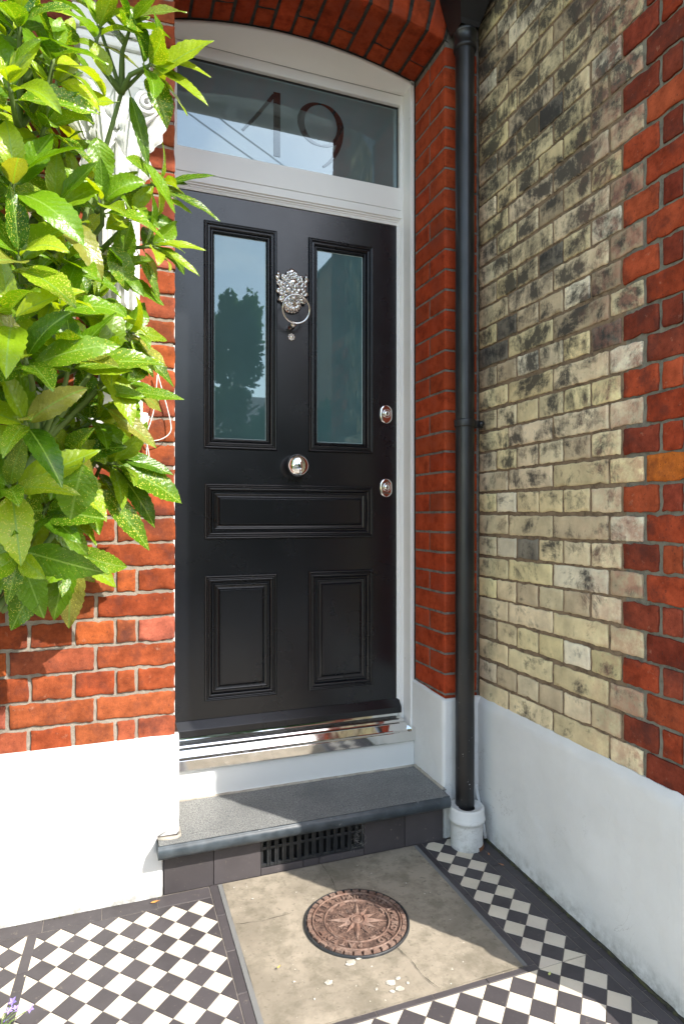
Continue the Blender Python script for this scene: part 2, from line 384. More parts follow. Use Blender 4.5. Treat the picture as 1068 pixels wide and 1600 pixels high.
def mortar(mb, O, U, V, N, u0, u1, v0, v1, dep, amp=.0012, step=.03):
    mb.sm = True; mb.col = (1, 1, 1)
    nu = max(1, int((u1-u0)/step)); nv = max(1, int((v1-v0)/step))
    mb.grid(lambda a, b: O+U*(u0+(u1-u0)*a)+V*(v0+(v1-v0)*b)+N*(-dep+amp*Nz((u0+(u1-u0)*a)*35, (v0+(v1-v0)*b)*35, 5)), nu, nv); mb.sm = False
def rc(base, var=.18, hv=.1):
    k = 1+random.uniform(-var, var); h = random.uniform(-hv, hv)
    return (base[0]*k, base[1]*k*(1+h), base[2]*k*(1+h))
REDL = (.29, .072, .028); REDR = (.36, .058, .020); YEL = (.74, .635, .425)
O0 = Vector((0, 0, 0)); NF = Vector((0, -1, 0))

# left half of the facade
XL, XR, XS = .181, 1.120, 1.261
front = thing('front_wall', 'red brick front wall with arched doorway and white painted plinth', 'wall')
mb = MB(); mm = MB()
PZ = .0757; JT = .0096
ARC = Vector((.65, 0, 1.133)); RA = 1.785
def in_arch(x, z): return abs(x-.65) < .54 and (Vector((x, 0, z))-ARC).length < RA+.225 and z > 2.80
for k in range(-1, 42):
    z0 = .540+PZ*k+JT/2; z1 = z0+PZ-JT; x = XL
    seq = [.222] if k % 2 == 0 else [.106, .054]
    i = 0; par = k % 2
    while x > -2.0:
        if par == 0: L = .2225
        else: L = (.106, .050)[i] if i < 2 else .106
        if i > 1 and random.random() < .05: L = .106 if par == 0 else L
        a, b = x-L+random.uniform(-.002, .002), x
        c = rc(REDL, .16, .14)
        r = random.random()
        if r < .12: c = (.30, .080, .040)
        elif r < .16: c = (.37, .095, .03)
        elif r < .20: c = (.20, .05, .03)
        elif r < .26: c = (.38, .11, .07)
        if not in_arch(a+.05, (z0+z1)/2): brick(mb, O0, X3, Z3, NF, a, b, z0, z1, c, .0036, 0, .022, .0013)
        x = a-JT; i += 1
mortar(mm, O0, X3, Z3, NF, -2.0, XL-.004, .44, 3.75, .0040, .0012)
# left reveal
for k in range(-1, 32):
    z0 = .540+PZ*k+JT/2; z1 = z0+PZ-JT
    for (a, b) in (((.012, .228),) if k % 2 else ((.006, .108), (.118, .228))):
        brick(mb, Vector((XL, 0, 0)), Y3, Z3, X3, a, b, z0, z1, rc(REDL, .15, .1), .0015, -.002)
mortar(mm, Vector((XL, 0, 0)), Y3, Z3, X3, .006, .24, .44, 2.88, .006)
mb.build('brickwork', M['red'], front); mm.build('mortar', M['mort'], front)
# right pier: finer gauged work with dark pointing
mb = MB(); mm = MB(); PR = .0729
for k in range(-12, 21):
    z0 = 1.309+PR*k+.004; z1 = z0+PR-.008
    if z0 > 2.80: break
    ev = k % 2 == 0
    c = rc(REDR, .12, .12)
    # one brick turns the corner: face and reveal share the colour
    brick(mb, O0, X3, Z3, NF, XR+.0005, XS-.008, z0, z1, c, .0007, 0, .02, .002)
    for (a, b) in (((.0005, .113), (.121, .232)) if ev else ((.0005, .232),)):
        brick(mb, Vector((XR, 0, 0)), Y3, Z3, Vector((-1, 0, 0)), a, b, z0, z1, c if a < .01 else rc(REDR, .12, .1), .0008, 0, .02, .002)
mortar(mm, O0, X3, Z3, NF, XR+.003, XS, .49, 3.75, .003, .0006); mortar(mm, Vector((XR, 0, 0)), Y3, Z3, Vector((-1, 0, 0)), .003, .24, .49, 2.90, .003, .0006)
# wall above the arch
for k in range(30, 42):
    z0 = .540+PZ*k+JT/2; z1 = z0+PZ-JT; x = XL+.012+(0 if k % 2 else .11)
    while x < XS-.05:
        b = min(x+.215, XS-.01)
        if all(not in_arch(q, (z0+z1)/2) for q in (x, b)) and z0 > 2.83: brick(mb, O0, X3, Z3, NF, x, b, z0, z1, rc(REDR, .15, .1), .001, 0, .02, .002)
        x = b+JT
mortar(mm, O0, X3, Z3, NF, XL-.004, XR+.003, 3.06, 3.75, .004, .0006)
mb.build('brickwork', M['rub'], front); mm.build('mortar', M['mortdark'], front)
# arch: voussoirs with soffit and face
mb = MB(); mm = MB()
amax = math.asin(.4695/RA); nV = 13
for i in range(nV):
    a0 = -amax+2*amax*i/nV; a1 = -amax+2*amax*(i+1)/nV
    g = .0040/RA
    def pt(a, r, y): return Vector((ARC.x+r*math.sin(a), y, ARC.z+r*math.cos(a)))
    am = (a0+a1)/2; U = Vector((math.cos(am), 0, -math.sin(am))); Nn = -Vector((math.sin(am), 0, math.cos(am)))
    Oc = pt(am, RA, 0); w = RA*(a1-a0)/2-.0058
    segs = ((.0005, .232),) if i % 2 else ((.0005, .145), (.153, .232))
    for (s0, s1) in segs: brick(mb, Oc, U, Y3, Nn, -w, w, s0, s1, rc((.36, .056, .019), .2, .15), .0013, random.uniform(-.001, .001), .02, .0028)
    # face
    Rd = -Nn; w2 = w
    fsegs = ((.0005, .215),) if i % 2 == 0 else ((.0005, .105), (.113, .215))
    for (s0, s1) in fsegs: brick(mb, Oc, U, Rd, NF, -w2, w2, s0, s1, rc((.36, .056, .020), .2, .15), .0013, .004, .02, .0028)
for (rr, y0, y1) in ((RA+.004, .0, .26),):
    mm.sm = True
    mm.grid(lambda a, b: ARC+Vector((rr*math.sin(-amax*1.03+2.06*amax*a), y0+(y1-y0)*b, rr*math.cos(-amax*1.03+2.06*amax*a))), 40, 6)
    mm.grid(lambda a, b: ARC+Vector(((RA+.003+.216*b)*math.sin(-amax*1.01+2.02*amax*a), -.0005+.0012*Nz(a*60, b*20, 1), (RA+.003+.216*b)*math.cos(-amax*1.01+2.02*amax*a))) if True else 0, 40, 10)
mb.build('arch', M['rub'], front); mm.build('arch_mortar', m_mortar('sooty_pointing', (.060, .055, .048), (.015, .014, .013), .6), front)
# solid core behind the brick skins
mb = MB(); mb.box((-2.0, .008, 0), (XL-.008, .40, 3.75)); mb.box((XR+.006, .006, 0), (XS+.3, .40, 3.75)); mb.box((XL-.008, .008, 3.10), (XR+.006, .40, 3.75))
mb.build('core', M['mortdark'], front)
# white plinth (left)
mb = MB(); mb.sm = True
def plx(z):   # right hand edge of the left plinth
    if z > .232: return .193
    if z > .183: return .193-.062*((.232-z)/.049)**2.4
    if z > .135: return .131
    return .146
zs = [0, .03, .07, .11, .134, .136, .16, .182, .187, .192, .20, .21, .22, .232, .26, .30, .35, .40, .44, .462, .472, .478]
xs = [-2+2.05*(k/30) for k in range(30)]
o = len(mb.v)
for z in zs:
    xe = plx(z)
    row = [x for x in xs]+[.05+(xe-.05)*t for t in (0, .2, .4, .6, .8, .93, 1)]
    for q, x in enumerate(row):
        y = -.022+.0035*Nz(x*5, z*5, 2)+.0012*Nz(x*24, z*24, 8)
        zz = z
        if z > .475: y += .016; zz += .003*Nz(x*22, 0, 7)+.002*Nz(x*70, 0, 3)
        elif z > .47: y += .003; zz += .003*Nz(x*22, 0, 7)
        if q == len(row)-1: y += .010
        mb.vert((x, y, zz))
n1 = len(xs)+7
for j in range(len(zs)-1):
    for i in range(n1-1): a = o+j*n1+i; mb.face((a, a+1, a+n1+1, a+n1))
for j in range(len(zs)-1):   # return to the reveal
    a = o+j*n1+n1-1; b = a+n1
    pa, pb = Vector(mb.v[a]), Vector(mb.v[b])
    c = mb.vert((pa.x, .235 if zs[j] > .19 else .03, pa.z)); d = mb.vert((pb.x, .235 if zs[j] > .19 else .03, pb.z)); mb.face((a, c, d, b))
for i in range(n1-1):
    a = o+(len(zs)-1)*n1+i; pa, pb = Vector(mb.v[a]), Vector(mb.v[a+1]); mb.face((a, a+1, mb.vert((pb.x, .02, pb.z)), mb.vert((pa.x, .02, pa.z))))
mb.sm = False; mb.box((.116, -.010, .1765), (.1915, .004, .236))
mb.build('plinth', M['render'], front)
# white plinth (right)
mb = MB(); mb.sm = True
PXR = 1.1075
def pr(u, z):   # u<0 runs back along the reveal, u>0 along the face
    w_ = .0025*Nz(u*9, z*8, 3)+.001*Nz(u*30, z*30, 4)
    top = z > .492
    if u < 0: return Vector((PXR+w_+(.011 if top else 0), -.014-u, z+(.003*Nz(u*60, 0, 1) if z > .48 else 0)+(.012*(-u)/.25 if z > .45 else 0)))
    return Vector((PXR+.001+u, -.014+w_+(.012 if top else 0), z+(.003*Nz(u*60, 0, 1) if z > .48 else 0)))
us = [-.249, -.2, -.16, -.12, -.08, -.04, -.02, -.006, .004, .012, .03, .06, .09, .12, .155]
zz = [.0, .04, .08, .12, .16, .175, .22, .27, .32, .37, .42, .46, .485, .490, .494]
o = len(mb.v)
for z in zz:
    for u in us: mb.vert(pr(u, z))
for j in range(len(zz)-1):
    for i in range(len(us)-1): a = o+j*len(us)+i; mb.face((a, a+1, a+len(us)+1, a+len(us)))
mb.build('plinth', M['render'], front)

# ---------------------------------------------------------------- side wall (yellow stocks, red quoin)
side = thing('side_wall', 'sooty yellow brick side wall with red brick corner and white plinth', 'wall')
NS = Vector((-1, 0, 0)); OS = Vector((XS, 0, 0)); PS = .0748; YE = -.985
my = MB(); mr = MB(); mm = MB(); mq = MB()
def ycol():
    r = random.random(); k = random.uniform(.78, 1.12)
    if r < .03: return (.22*k, .20*k, .17*k)
    if r < .2: return (.50*k, .41*k, .29*k)
    if r < .30: return (.82*k, .75*k, .60*k)
    return (YEL[0]*k, YEL[1]*k*random.uniform(.97, 1.02), YEL[2]*k*random.uniform(.88, 1.1))
for k in range(-1, 43):
    z0 = .558+PS*k+.005; z1 = z0+PS-.010
    A = k % 2 == 0
    y = -.683 if A else -.757; i = 0
    while y < -.006:
        L = .106 if A else (.110 if i == 0 else .222)
        b = min(y+L, -.002)
        dz = .003*math.sin(y*3+k)
        brick(my, OS, Y3, Z3, NS, y+random.uniform(-.002, .002), b, z0+dz, z1+dz, ycol(), .0028, 0, .02, .0016)
        y = b+.009; i += 1
    def red(a, b):
        c = rc((.36, .070, .030), .18, .15)
        if random.random() < .5: c = rc((.24, .05, .028), .2)
        if k == 9: c = (.56, .16, .03)
        brick(mr, OS, Y3, Z3, NS, a, b, z0-.001, z1+.001, c, .0034, .001, .02, .0018)
    if A: red(-.806, -.693); red(-.875, -.819); red(YE, -.888)
    else: red(YE, -.770)
    # quoin returns
    c = rc((.36, .070, .030), .18, .15)
    brick(mr, Vector((XS, YE, 0)), X3, Z3, NF, .004, .112 if A else .22, z0, z1, c, .002, 0, .02, .004)
    if A: brick(mr, Vector((XS, YE, 0)), X3, Z3, NF, .125, .33, z0, z1, c, .002, 0, .02, .004)
    else: brick(mr, Vector((XS, YE, 0)), X3, Z3, NF, .232, .34, z0, z1, c, .002, 0, .02, .004)
mortar(mm, OS, Y3, Z3, NS, -.70, .01, .44, 3.75, .004, .0012); mortar(mq, OS, Y3, Z3, NS, YE+.004, -.70, .44, 3.75, .0042, .0016)
mortar(mq, Vector((XS, YE, 0)), X3, Z3, NF, .004, .345, .44, 3.75, .0042, .0016)
my.build('yellow_brickwork', M['stock'], side); mr.build('red_quoin', M['red'], side)
mm.build('mortar', M['mortside'], side); mq.build('mortar', M['mortgrey'], side)
mb = MB(); mb.box((XS+.006, YE+.006, 0), (XS+.345, -.001, 3.75)); mb.build('core', M['mortgrey'], side)
mb = MB(); mb.sm = True
def sp(a, b):
    y = .0+(YE-.012)*a; z = b*.492
    x = 1.2500+.030*y*(1-b)+.004*y*b+.0045*Nz(y*5, z*5, 3)+.0014*Nz(y*26, z*26, 9)
    if b < .09: x -= .002*(1-b/.09)*(.6+Nz(y*14, 0, 2))
    if b > .955: x += .012*(b-.955)/.045; z += .004*Nz(y*26, 0, 7)+.0025*Nz(y*90, 0, 3)
    return Vector((x, y, z))
mb.grid(sp, 60, 36)
def sp2(a, b):
    p = sp(1, b); return Vector((p.x+.36*a, p.y+.0001, p.z))
mb.grid(sp2, 10, 36)
mb.grid(lambda a, b: Vector((sp(a, 1).x+.02*b, sp(a, 1).y, sp(a, 1).z)), 60, 1)
mb.build('plinth', M['render'], side)

# ---------------------------------------------------------------- door frame with fanlight
fr = thing('door_frame', 'white arched door frame with frosted fanlight numbered 19', 'door frame')
def extr_z(mb, prof, z0, z1):     # prof: list of (x,y), swept vertically
    o = [[mb.vert((x, y, z)) for (x, y) in prof] for z in (z0, z1)]
    for i in range(len(prof)-1): mb.face((o[0][i], o[0][i+1], o[1][i+1], o[1][i]))
def extr_x(mb, prof, x0, x1):     # prof: (y,z)
    o = [[mb.vert((x, y, z)) for (y, z) in prof] for x in (x0, x1)]
    for i in range(len(prof)-1): mb.face((o[0][i], o[0][i+1], o[1][i+1], o[1][i]))
mb = MB()
ZD = 2.32
rj = [(1.1165, .262), (1.1165, .2365), (1.1155, .2355), (1.1025, .2355), (1.1010, .2370), (1.1000, .300)]
extr_z(mb, rj, .30, 2.862)
extr_z(mb, [(1.100, .300), (1.0885, .300), (1.0875, .301), (1.0875, .335)], ZD+.026, 2.84)
extr_z(mb, [(1.100, .300), (1.0945, .300), (1.0935, .3012), (1.0930, .3045), (1.0890, .3050), (1.0882, .3062), (1.0878, .3095), (1.0838, .3100), (1.0820, .3125), (1.0780, .3150), (1.0780, .350)], .33, ZD+.026)
mb.build('jamb', M['frame'], fr)
mb = MB()
extr_z(mb, [(2*.6505-x, y) for x, y in rj], .30, 2.862)
extr_z(mb, [(.201, .300), (.2130, .300), (.2130, .335)], ZD+.026, 2.84)
extr_z(mb, [(.201, .300), (.2050, .300), (.2055, .3045), (.2085, .3060), (.2085, .35)], .33, ZD+.026)
mb.build('jamb', M['frame'], fr)
# head: arched edge running back to a level line
mb = MB(); mb.sm = True
nA = 40
def arcz(x, dr=0): return ARC.z+math.sqrt((RA-dr)**2-(x-ARC.x)**2)
xa = [.185+(1.1165-.185)*i/nA for i in range(nA+1)]
def row(f): return [mb.vert(f(x)) for x in xa]
r0 = row(lambda x: Vector((x, .262, arcz(x, .002)))); r1 = row(lambda x: Vector((x, .2355, arcz(x, .002)))); r2 = row(lambda x: Vector((x, .2355, arcz(x, .011))))
r2b = row(lambda x: Vector((.6505+(x-.6505)*.97, .2375, arcz(x, .0135))))
r3 = row(lambda x: Vector((.6505+(x-.6505)*.967, .300, 2.841)))
for a, b in ((r0, r1), (r1, r2), (r2, r2b), (r2b, r3)):
    for i in range(nA): mb.face((a[i], a[i+1], b[i+1], b[i]))
mb.build('head', M['frame'], fr)
mb = MB()
extr_x(mb, [(.3005, 2.8400), (.304, 2.8395), (.304, 2.8375), (.2995, 2.8370), (.2992, 2.802), (.3005, 2.8005), (.3225, 2.8005)], .201, 1.0995)
extr_x(mb, [(.3225, 2.4675), (.3035, 2.4675), (.2992, 2.4655), (.2992, 2.3800), (.3000, 2.3790), (.3040, 2.3785), (.3040, 2.3765), (.2992, 2.3760), (.2992, 2.3480), (.3000, 2.3465), (.3045, 2.3455), (.3050, 2.3405), (.3062, 2.3395), (.3098, 2.3390), (.3105, 2.3335), (.3125, 2.3325), (.3150, 2.3225), (.345, 2.3225)], .201, 1.0995)
mb.build('transom', M['frame'], fr)
mb = MB()
for x in (1.0860,): extr_z(mb, [(1.0995, .2993), (1.0865, .2993), (1.0852, .3010), (1.0852, .3225)], 2.4650, 2.8020)
extr_z(mb, [(.2020, .2993), (.2160, .2993), (.2160, .3225)], 2.4650, 2.8020)
mb.build('sash_stile', M['frame'], fr)
mb = MB(); mb.box((1.0790+.0375, .2375, .49), (XR+.002, .27, 2.86)); mb.box((XL-.002, .2375, .49), (.1845, .27, 2.86))
xb = [.181+(1.12-.181)*i/nA for i in range(nA+1)]
a = [mb.vert((x, .239, arcz(x, -.006))) for x in xb]; b = [mb.vert((x, .239, arcz(x, .003))) for x in xb]
for i in range(nA): mb.face((a[i], a[i+1], b[i+1], b[i]))
mb.build('sealant', M['black'], fr)
mb = MB(); mb.box((.2155, .318, 2.4670), (1.0857, .324, 2.8010)); fan = mb.build('fanlight_glass', M['fan'], fr)
mb = MB(); mb.box((.2150, .3162, 2.7935), (1.0855, .3200, 2.8008)); mb.box((1.0800, .3162, 2.468), (1.0855, .3200, 2.7935)); mb.build('glazing_gasket', M['black'], fr)
# digits, drawn as strokes of varying width
mb = MB()
def stroke(pts, y=.3168):
    L = []; Rr = []
    for i, (x, z, w) in enumerate(pts):
        a = Vector((pts[max(i-1, 0)][0], pts[max(i-1, 0)][1])); b = Vector((pts[min(i+1, len(pts)-1)][0], pts[min(i+1, len(pts)-1)][1]))
        d = (b-a).normalized(); nn = Vector((-d.y, d.x))*w/2
        L.append(mb.vert((x+nn.x, y, z+nn.y))); Rr.append(mb.vert((x-nn.x, y, z-nn.y)))
    for i in range(len(pts)-1): mb.face((L[i], L[i+1], Rr[i+1], Rr[i]))
stroke([(.583, 2.747, .027), (.583, 2.62, .026), (.583, 2.505, .026)])
stroke([(.452, 2.577, .009), (.50, 2.635, .012), (.572, 2.735, .014)], .3166)
cx, cz, rx, rz = .757, 2.662, .080, .080
pts = []
for i in range(49):
    t = 2*math.pi*i/48
    pts.append((cx+rx*math.cos(t), cz+rz*math.sin(t), .006+.022*abs(math.cos(t))**1.3))
stroke(pts)
pts = []
for i in range(25):
    t = i/24; a = .15-t*1.25
    pts.append((.742+.096*math.cos(a)*1.0+.0-.02*t*t, 2.650+.118*math.sin(a)*1.30-.012*t, .028*(1-t*.72)))
stroke(pts, .3165)
mb.build('house_number', M['digit'], fan)
mb = MB(); mb.box((XL-.002, .364, .16), (XR+.002, .372, 3.0)); mb.build('backing', M['void'], fr)
fan['label'] = 'frosted fanlight glass with the number 19'

# ---------------------------------------------------------------- door
door = thing('front_door', 'glossy black panelled front door with two tall frosted glass panes', 'door')
YD = .316; X0, X1, Z0, Z1 = .2095, 1.0765, .405, 2.3185
ops = [(.311, .582, 1.395, 2.221), (.706, .973, 1.397, 2.218), (.314, .973, 1.065, 1.268), (.314, .582, .478, .934), (.706, .973, .479, .938)]
mb = MB()
bx = sorted({X0, X1}|{o[0] for o in ops}|{o[1] for o in ops}); bz = sorted({Z0, Z1}|{o[2] for o in ops}|{o[3] for o in ops})
for i in range(len(bx)-1):
    for j in range(len(bz)-1):
        cxx, czz = (bx[i]+bx[i+1])/2, (bz[j]+bz[j+1])/2
        if any(o[0] < cxx < o[1] and o[2] < czz < o[3] for o in ops): continue
        mb.poly([(bx[i], YD, bz[j]), (bx[i+1], YD, bz[j]), (bx[i+1], YD, bz[j+1]), (bx[i], YD, bz[j+1])])
mb.poly([(X1, YD, Z0), (X1, YD+.045, Z0), (X1, YD+.045, Z1), (X1, YD, Z1)]); mb.poly([(X0, YD, Z0), (X0, YD+.045, Z0), (X0, YD+.045, Z1), (X0, YD, Z1)])
mb.poly([(X0, YD, Z1), (X1, YD, Z1), (X1, YD+.045, Z1), (X0, YD+.045, Z1)]); mb.poly([(X0, YD+.045, Z0), (X1, YD+.045, Z0), (X1, YD+.045, Z1), (X0, YD+.045, Z1)])
mb.build('door_leaf', M['door'], door)
def ringprof(mb, o, prof):
    x0, x1, z0, z1 = o; prev = None
    for d, h in prof:
        cur = [mb.vert(p) for p in ((x0+d, YD-h, z0+d), (x1-d, YD-h, z0+d), (x1-d, YD-h, z1-d), (x0+d, YD-h, z1-d))]
        if prev:
            for k in range(4): mb.face((prev[k], prev[(k+1) % 4], cur[(k+1) % 4], cur[k]))
        prev = cur
def bead(d0, d1, h0, h1, bulge, n=6):
    return [(d0+(d1-d0)*t, h0+(h1-h0)*t+bulge*math.sin(math.pi*t)) for t in [i/n for i in range(n+1)]]
bol = [(0, 0), (0, .004)]+bead(.0004, .0065, .006, .010, .0022)+[(.0075, .0085), (.0085, .0085)]+bead(.0095, .0145, .0095, .0095, .003)+[(.0155, .006), (.0165, .006)]+bead(.017, .027, .006, -.001, .0035)+[(.0275, -.0025)]
glz = bol+[(.0285, -.004), (.030, -.004), (.0305, -.0015)]+bead(.031, .0355, -.0015, -.0015, .0022)+[(.036, -.005), (.0388, -.010), (.0392, -.014)]
pnl = bol+[(.0285, -.004), (.033, -.004)]+bead(.0335, .0400, -.004, -.001, .0022)+[(.0410, -.0016), (.0425, -.0016)]+bead(.0430, .0545, -.0016, .0035, -.0030)+[(.0552, .0048), (.0562, .0050), (.0590, .0050), (.0600, .0062)]
for q, o in enumerate(ops):
    mb = MB(); ringprof(mb, o, glz if q < 2 else pnl)
    mb.build('panel_moulding', M['door'], door)
    mb = MB()
    if q < 2:
        mb.box((o[0]+.030, YD+.0125, o[2]+.030), (o[1]-.030, YD+.0185, o[3]-.030)); gp = mb.build('glass_pane', M['glass'], door)
        mb = MB()
        ringprof(mb, (o[0]+.0385, o[1]-.0385, o[2]+.0385, o[3]-.0385), [(0, -.0115), (.0012, -.0115), (.0030, -.0128)]); mb.build('glass_edge', m_plain('pale_glass_edge', (.33, .42, .42), .2) if q == 0 else bpy.data.materials['pale_glass_edge'], gp)
    else:
        d = .0600
        mb.box((o[0]+d, YD-.0062, o[2]+d), (o[1]-d, YD+.02, o[3]-d)); mb.build('raised_panel', M['door'], door)
mb = MB(); mb.sm = False
extr_x(mb, [(YD+.001, .4135), (YD-.003, .4130), (.2915, .3885), (.2890, .3855), (.2885, .3640), (.2900, .3620), (.3150, .3620)], .2075, 1.0865)
mb.poly([(1.0865, YD, .4130), (1.0865, .2915, .3885), (1.0865, .2885, .3640), (1.0865, YD, .3620)])
mb.build('weather_bar', M['door'], door)
# --- furniture on the door
def at_face(x, z, y=YD): return Matrix.Translation((x, y, z)) @ FACE_OUT
# knob
mb = MB(); mb.sm = True
prof = [(0.0, .0)]
mb.lathe([(.026, 0), (.026, .003), (.022, .006), (.012, .008), (.011, .022), (.016, .025)], at_face(.652, 1.338), 40)
kp = [(.016, .025)]
for i in range(17):
    a = -1.15+i/16*(math.pi/2+1.15); kp.append((.0425*math.cos(a), .050+.027*math.sin(a)))
mb.lathe(kp, at_face(.652, 1.338), 48); mb.build('door_knob', M['chrome'], door)
# locks
for z in (1.557, 1.262):
    T = at_face(1.0305, z); mb = MB(); mb.sm = True
    def oval(w, h, y, n=40):
        pts = []
        for i in range(n):
            t = 2*math.pi*i/n; c_, s_ = math.cos(t), math.sin(t)
            pts.append(T @ Vector((w*c_, w*s_+(h-w)*(1 if s_ > 0 else -1)*min(1, abs(s_)*3), y)))
        return [mb.vert(p) for p in pts]
    rs_ = [oval(.0265, .037, 0), oval(.0265, .037, .004), oval(.0245, .035, .0062), oval(.0205, .031, .0066)]
    for a, b in zip(rs_, rs_[1:]):
        for i in range(40): mb.face((a[i], a[(i+1) % 40], b[(i+1) % 40], b[i]))
    mb.face(rs_[-1])
    lk = mb.build('lock_escutcheon', M['chrome'], door)
    mb = MB(); mb.sm = True; T2 = at_face(1.0305+.001, z+.003)
    mb.lathe([(.0175, .0060), (.0172, .0082), (.0150, .0095), (.0115, .0085), (.0105, .0085), (.0100, .0105), (.004, .0115), (0, .0116)], T2, 36); mb.build('lock_cylinder', M['chrome'], lk)
    mb = MB(); mb.box((1.0305-.0008, YD-.0128, z-.004), (1.0305+.0020, YD-.0110, z+.0085)); mb.build('keyhole', M['void'], lk)
# stud below the knocker
mb = MB(); mb.sm = True; T = at_face(.6385, 1.829)
mb.lathe([(.010, 0), (.010, .004), (.007, .006), (.0045, .0095), (0, .010)], T, 24)
for i in range(8):
    a = 2*math.pi*i/8; bm = bmesh.new(); bmesh.ops.create_uvsphere(bm, u_segments=10, v_segments=6, radius=.0048)
    mb.add_bm(bm, T @ Matrix.Translation((.0105*math.cos(a), .0105*math.sin(a), .002)))
mb.build('rosette_stud', M['chrome'], door)
# lion head knocker
kn = MB(); kn.sm = True
KX, KZ = .6385, 1.992
def blob(mb, x, z, h, sx, sz, sh, rot=0, seg=12):
    bm = bmesh.new(); bmesh.ops.create_uvsphere(bm, u_segments=seg, v_segments=8, radius=1)
    mb.add_bm(bm, at_face(x, z) @ Matrix.Translation((0, 0, h)) @ Matrix.Rotation(rot, 4, 'Z') @ Matrix.Diagonal((sx, sz, sh, 1)))
def curl(mb, x, z, h, ang, L, w):     # tapered lock of mane, curling outwards
    pts = []; rad = []
    for i in range(7):
        t = i/6; a = ang+.9*t*(1 if random.random() < 2 else -1)*curl.s
        pts.append((x+L*t*math.cos(ang+.5*curl.s*t), YD-(h+.006*math.sin(math.pi*t)), z+L*t*math.sin(ang+.5*curl.s*t))); rad.append(w*(1-.8*t*t)+.0006)
    mb.tube(pts, rad, 7)
curl.s = 1
# back plate
out = []
for i in range(80):
    t = 2*math.pi*i/64; r = 1+.06*math.sin(9*t)+.03*math.sin(17*t)
    out.append((KX+.050*r*math.cos(t), KZ+.004+.064*r*math.sin(t)-(.012 if math.sin(t) < -.8 else 0)))
a = [kn.vert((x, YD, z)) for x, z in out]; b = [kn.vert((x, YD-.006, z)) for x, z in out]; c = [kn.vert((KX+(x-KX)*.6, YD-.016, KZ+(z-KZ)*.6)) for x, z in out]; ct = kn.vert((KX, YD-.020, KZ))
for i in range(64):
    j = (i+1) % 64; kn.face((a[i], a[j], b[j], b[i])); kn.face((b[i], b[j], c[j], c[i])); kn.face((c[i], c[j], ct))
for ring, (n, rx, rz, L, w, h) in enumerate(((26, .040, .054, .020, .0052, .008), (22, .032, .044, .020, .0050, .015), (18, .026, .034, .016, .0042, .022))):
    for i in range(n):
        t = 2*math.pi*(i+.5*ring)/n
        if ring == 2 and -2.2 < (t if t < math.pi else t-2*math.pi) < -.95: continue
        curl.s = 1 if i % 2 else -1
        curl(kn, KX+rx*math.cos(t), KZ+.006+rz*math.sin(t), h, t+random.uniform(-.2, .2), L, w)
blob(kn, KX, KZ+.072, .008, .012, .013, .009); blob(kn, KX-.012, KZ+.066, .008, .008, .010, .008, .6); blob(kn, KX+.012, KZ+.066, .008, .008, .010, .008, -.6)
for s in (-1, 1):
    blob(kn, KX+s*.050, KZ+.044, .010, .007, .013, .007, -s*.5); curl.s = s; curl(kn, KX+s*.046, KZ+.046, .012, math.pi/2-s*.5, .022, .0048)
    blob(kn, KX+s*.0125, KZ+.020, .034, .0115, .0060, .008, s*.35)      # brows
    blob(kn, KX+s*.0120, KZ+.0115, .036, .0045, .0030, .004)            # eyes
    blob(kn, KX+s*.0180, KZ-.0010, .030, .0110, .0120, .010)            # cheeks
    blob(kn, KX+s*.0085, KZ-.0150, .044, .0095, .0085, .010)            # muzzle
    blob(kn, KX+s*.0045, KZ-.0075, .053, .0030, .0026, .003)            # nostrils
blob(kn, KX, KZ+.028, .026, .018, .016, .012); blob(kn, KX, KZ+.006, .042, .0062, .018, .012); blob(kn, KX, KZ-.0065, .051, .0075, .0055, .0065)
blob(kn, KX, KZ-.030, .036, .012, .006, .009)
for i in range(9):      # beard palmette
    t = math.pi+math.pi*(i+.5)/9; curl.s = 1 if i < 5 else -1
    curl(kn, KX+.016*math.cos(t), KZ-.040+.014*math.sin(t), .012, t, .019, .0052)
    blob(kn, KX+.029*math.cos(t), KZ-.042+.029*math.sin(t), .006, .0052, .0052, .005)
blob(kn, KX, KZ-.044, .014, .019, .017, .010)
kn.v = [(KX+(x-KX)*1.13, YD+(y-YD)*1.05, KZ+.005+(z-KZ)*1.06) for x, y, z in kn.v]
knock = kn.build('knocker', M['chrome'], door); knock['label'] = 'silver lion head door knocker'
mb = MB(); mb.sm = True
RC = Vector((.6400, YD-.064, 1.9165)); tl = Matrix.Translation(RC) @ Matrix.Rotation(R(10), 4, 'X')
for i in range(48):
    t0 = 2*math.pi*i/48; t = t0
    rr = .0030+.0010*(1-math.sin(t))/2*1.2; cr_ = .0515
    ring_ = [mb.vert(tl @ Vector(((cr_+rr*math.cos(p))*math.cos(t), rr*math.sin(p), (cr_+rr*math.cos(p))*math.sin(t)))) for p in [2*math.pi*q/10 for q in range(10)]]
for i in range(48):
    for q in range(10):
        mb.face((i*10+q, ((i+1) % 48)*10+q, ((i+1) % 48)*10+(q+1) % 10, i*10+(q+1) % 10))
mb.build('knocker_ring', M['chrome'], knock)
mb = MB(); mb.sm = True
mb.lathe([(.013, 0), (.013, .004), (.008, .008), (.0075, .024), (.011, .030), (.012, .036), (.008, .041), (0, .042)], at_face(KX-.001, 1.868), 28); mb.build('striker', M['chrome'], knock)

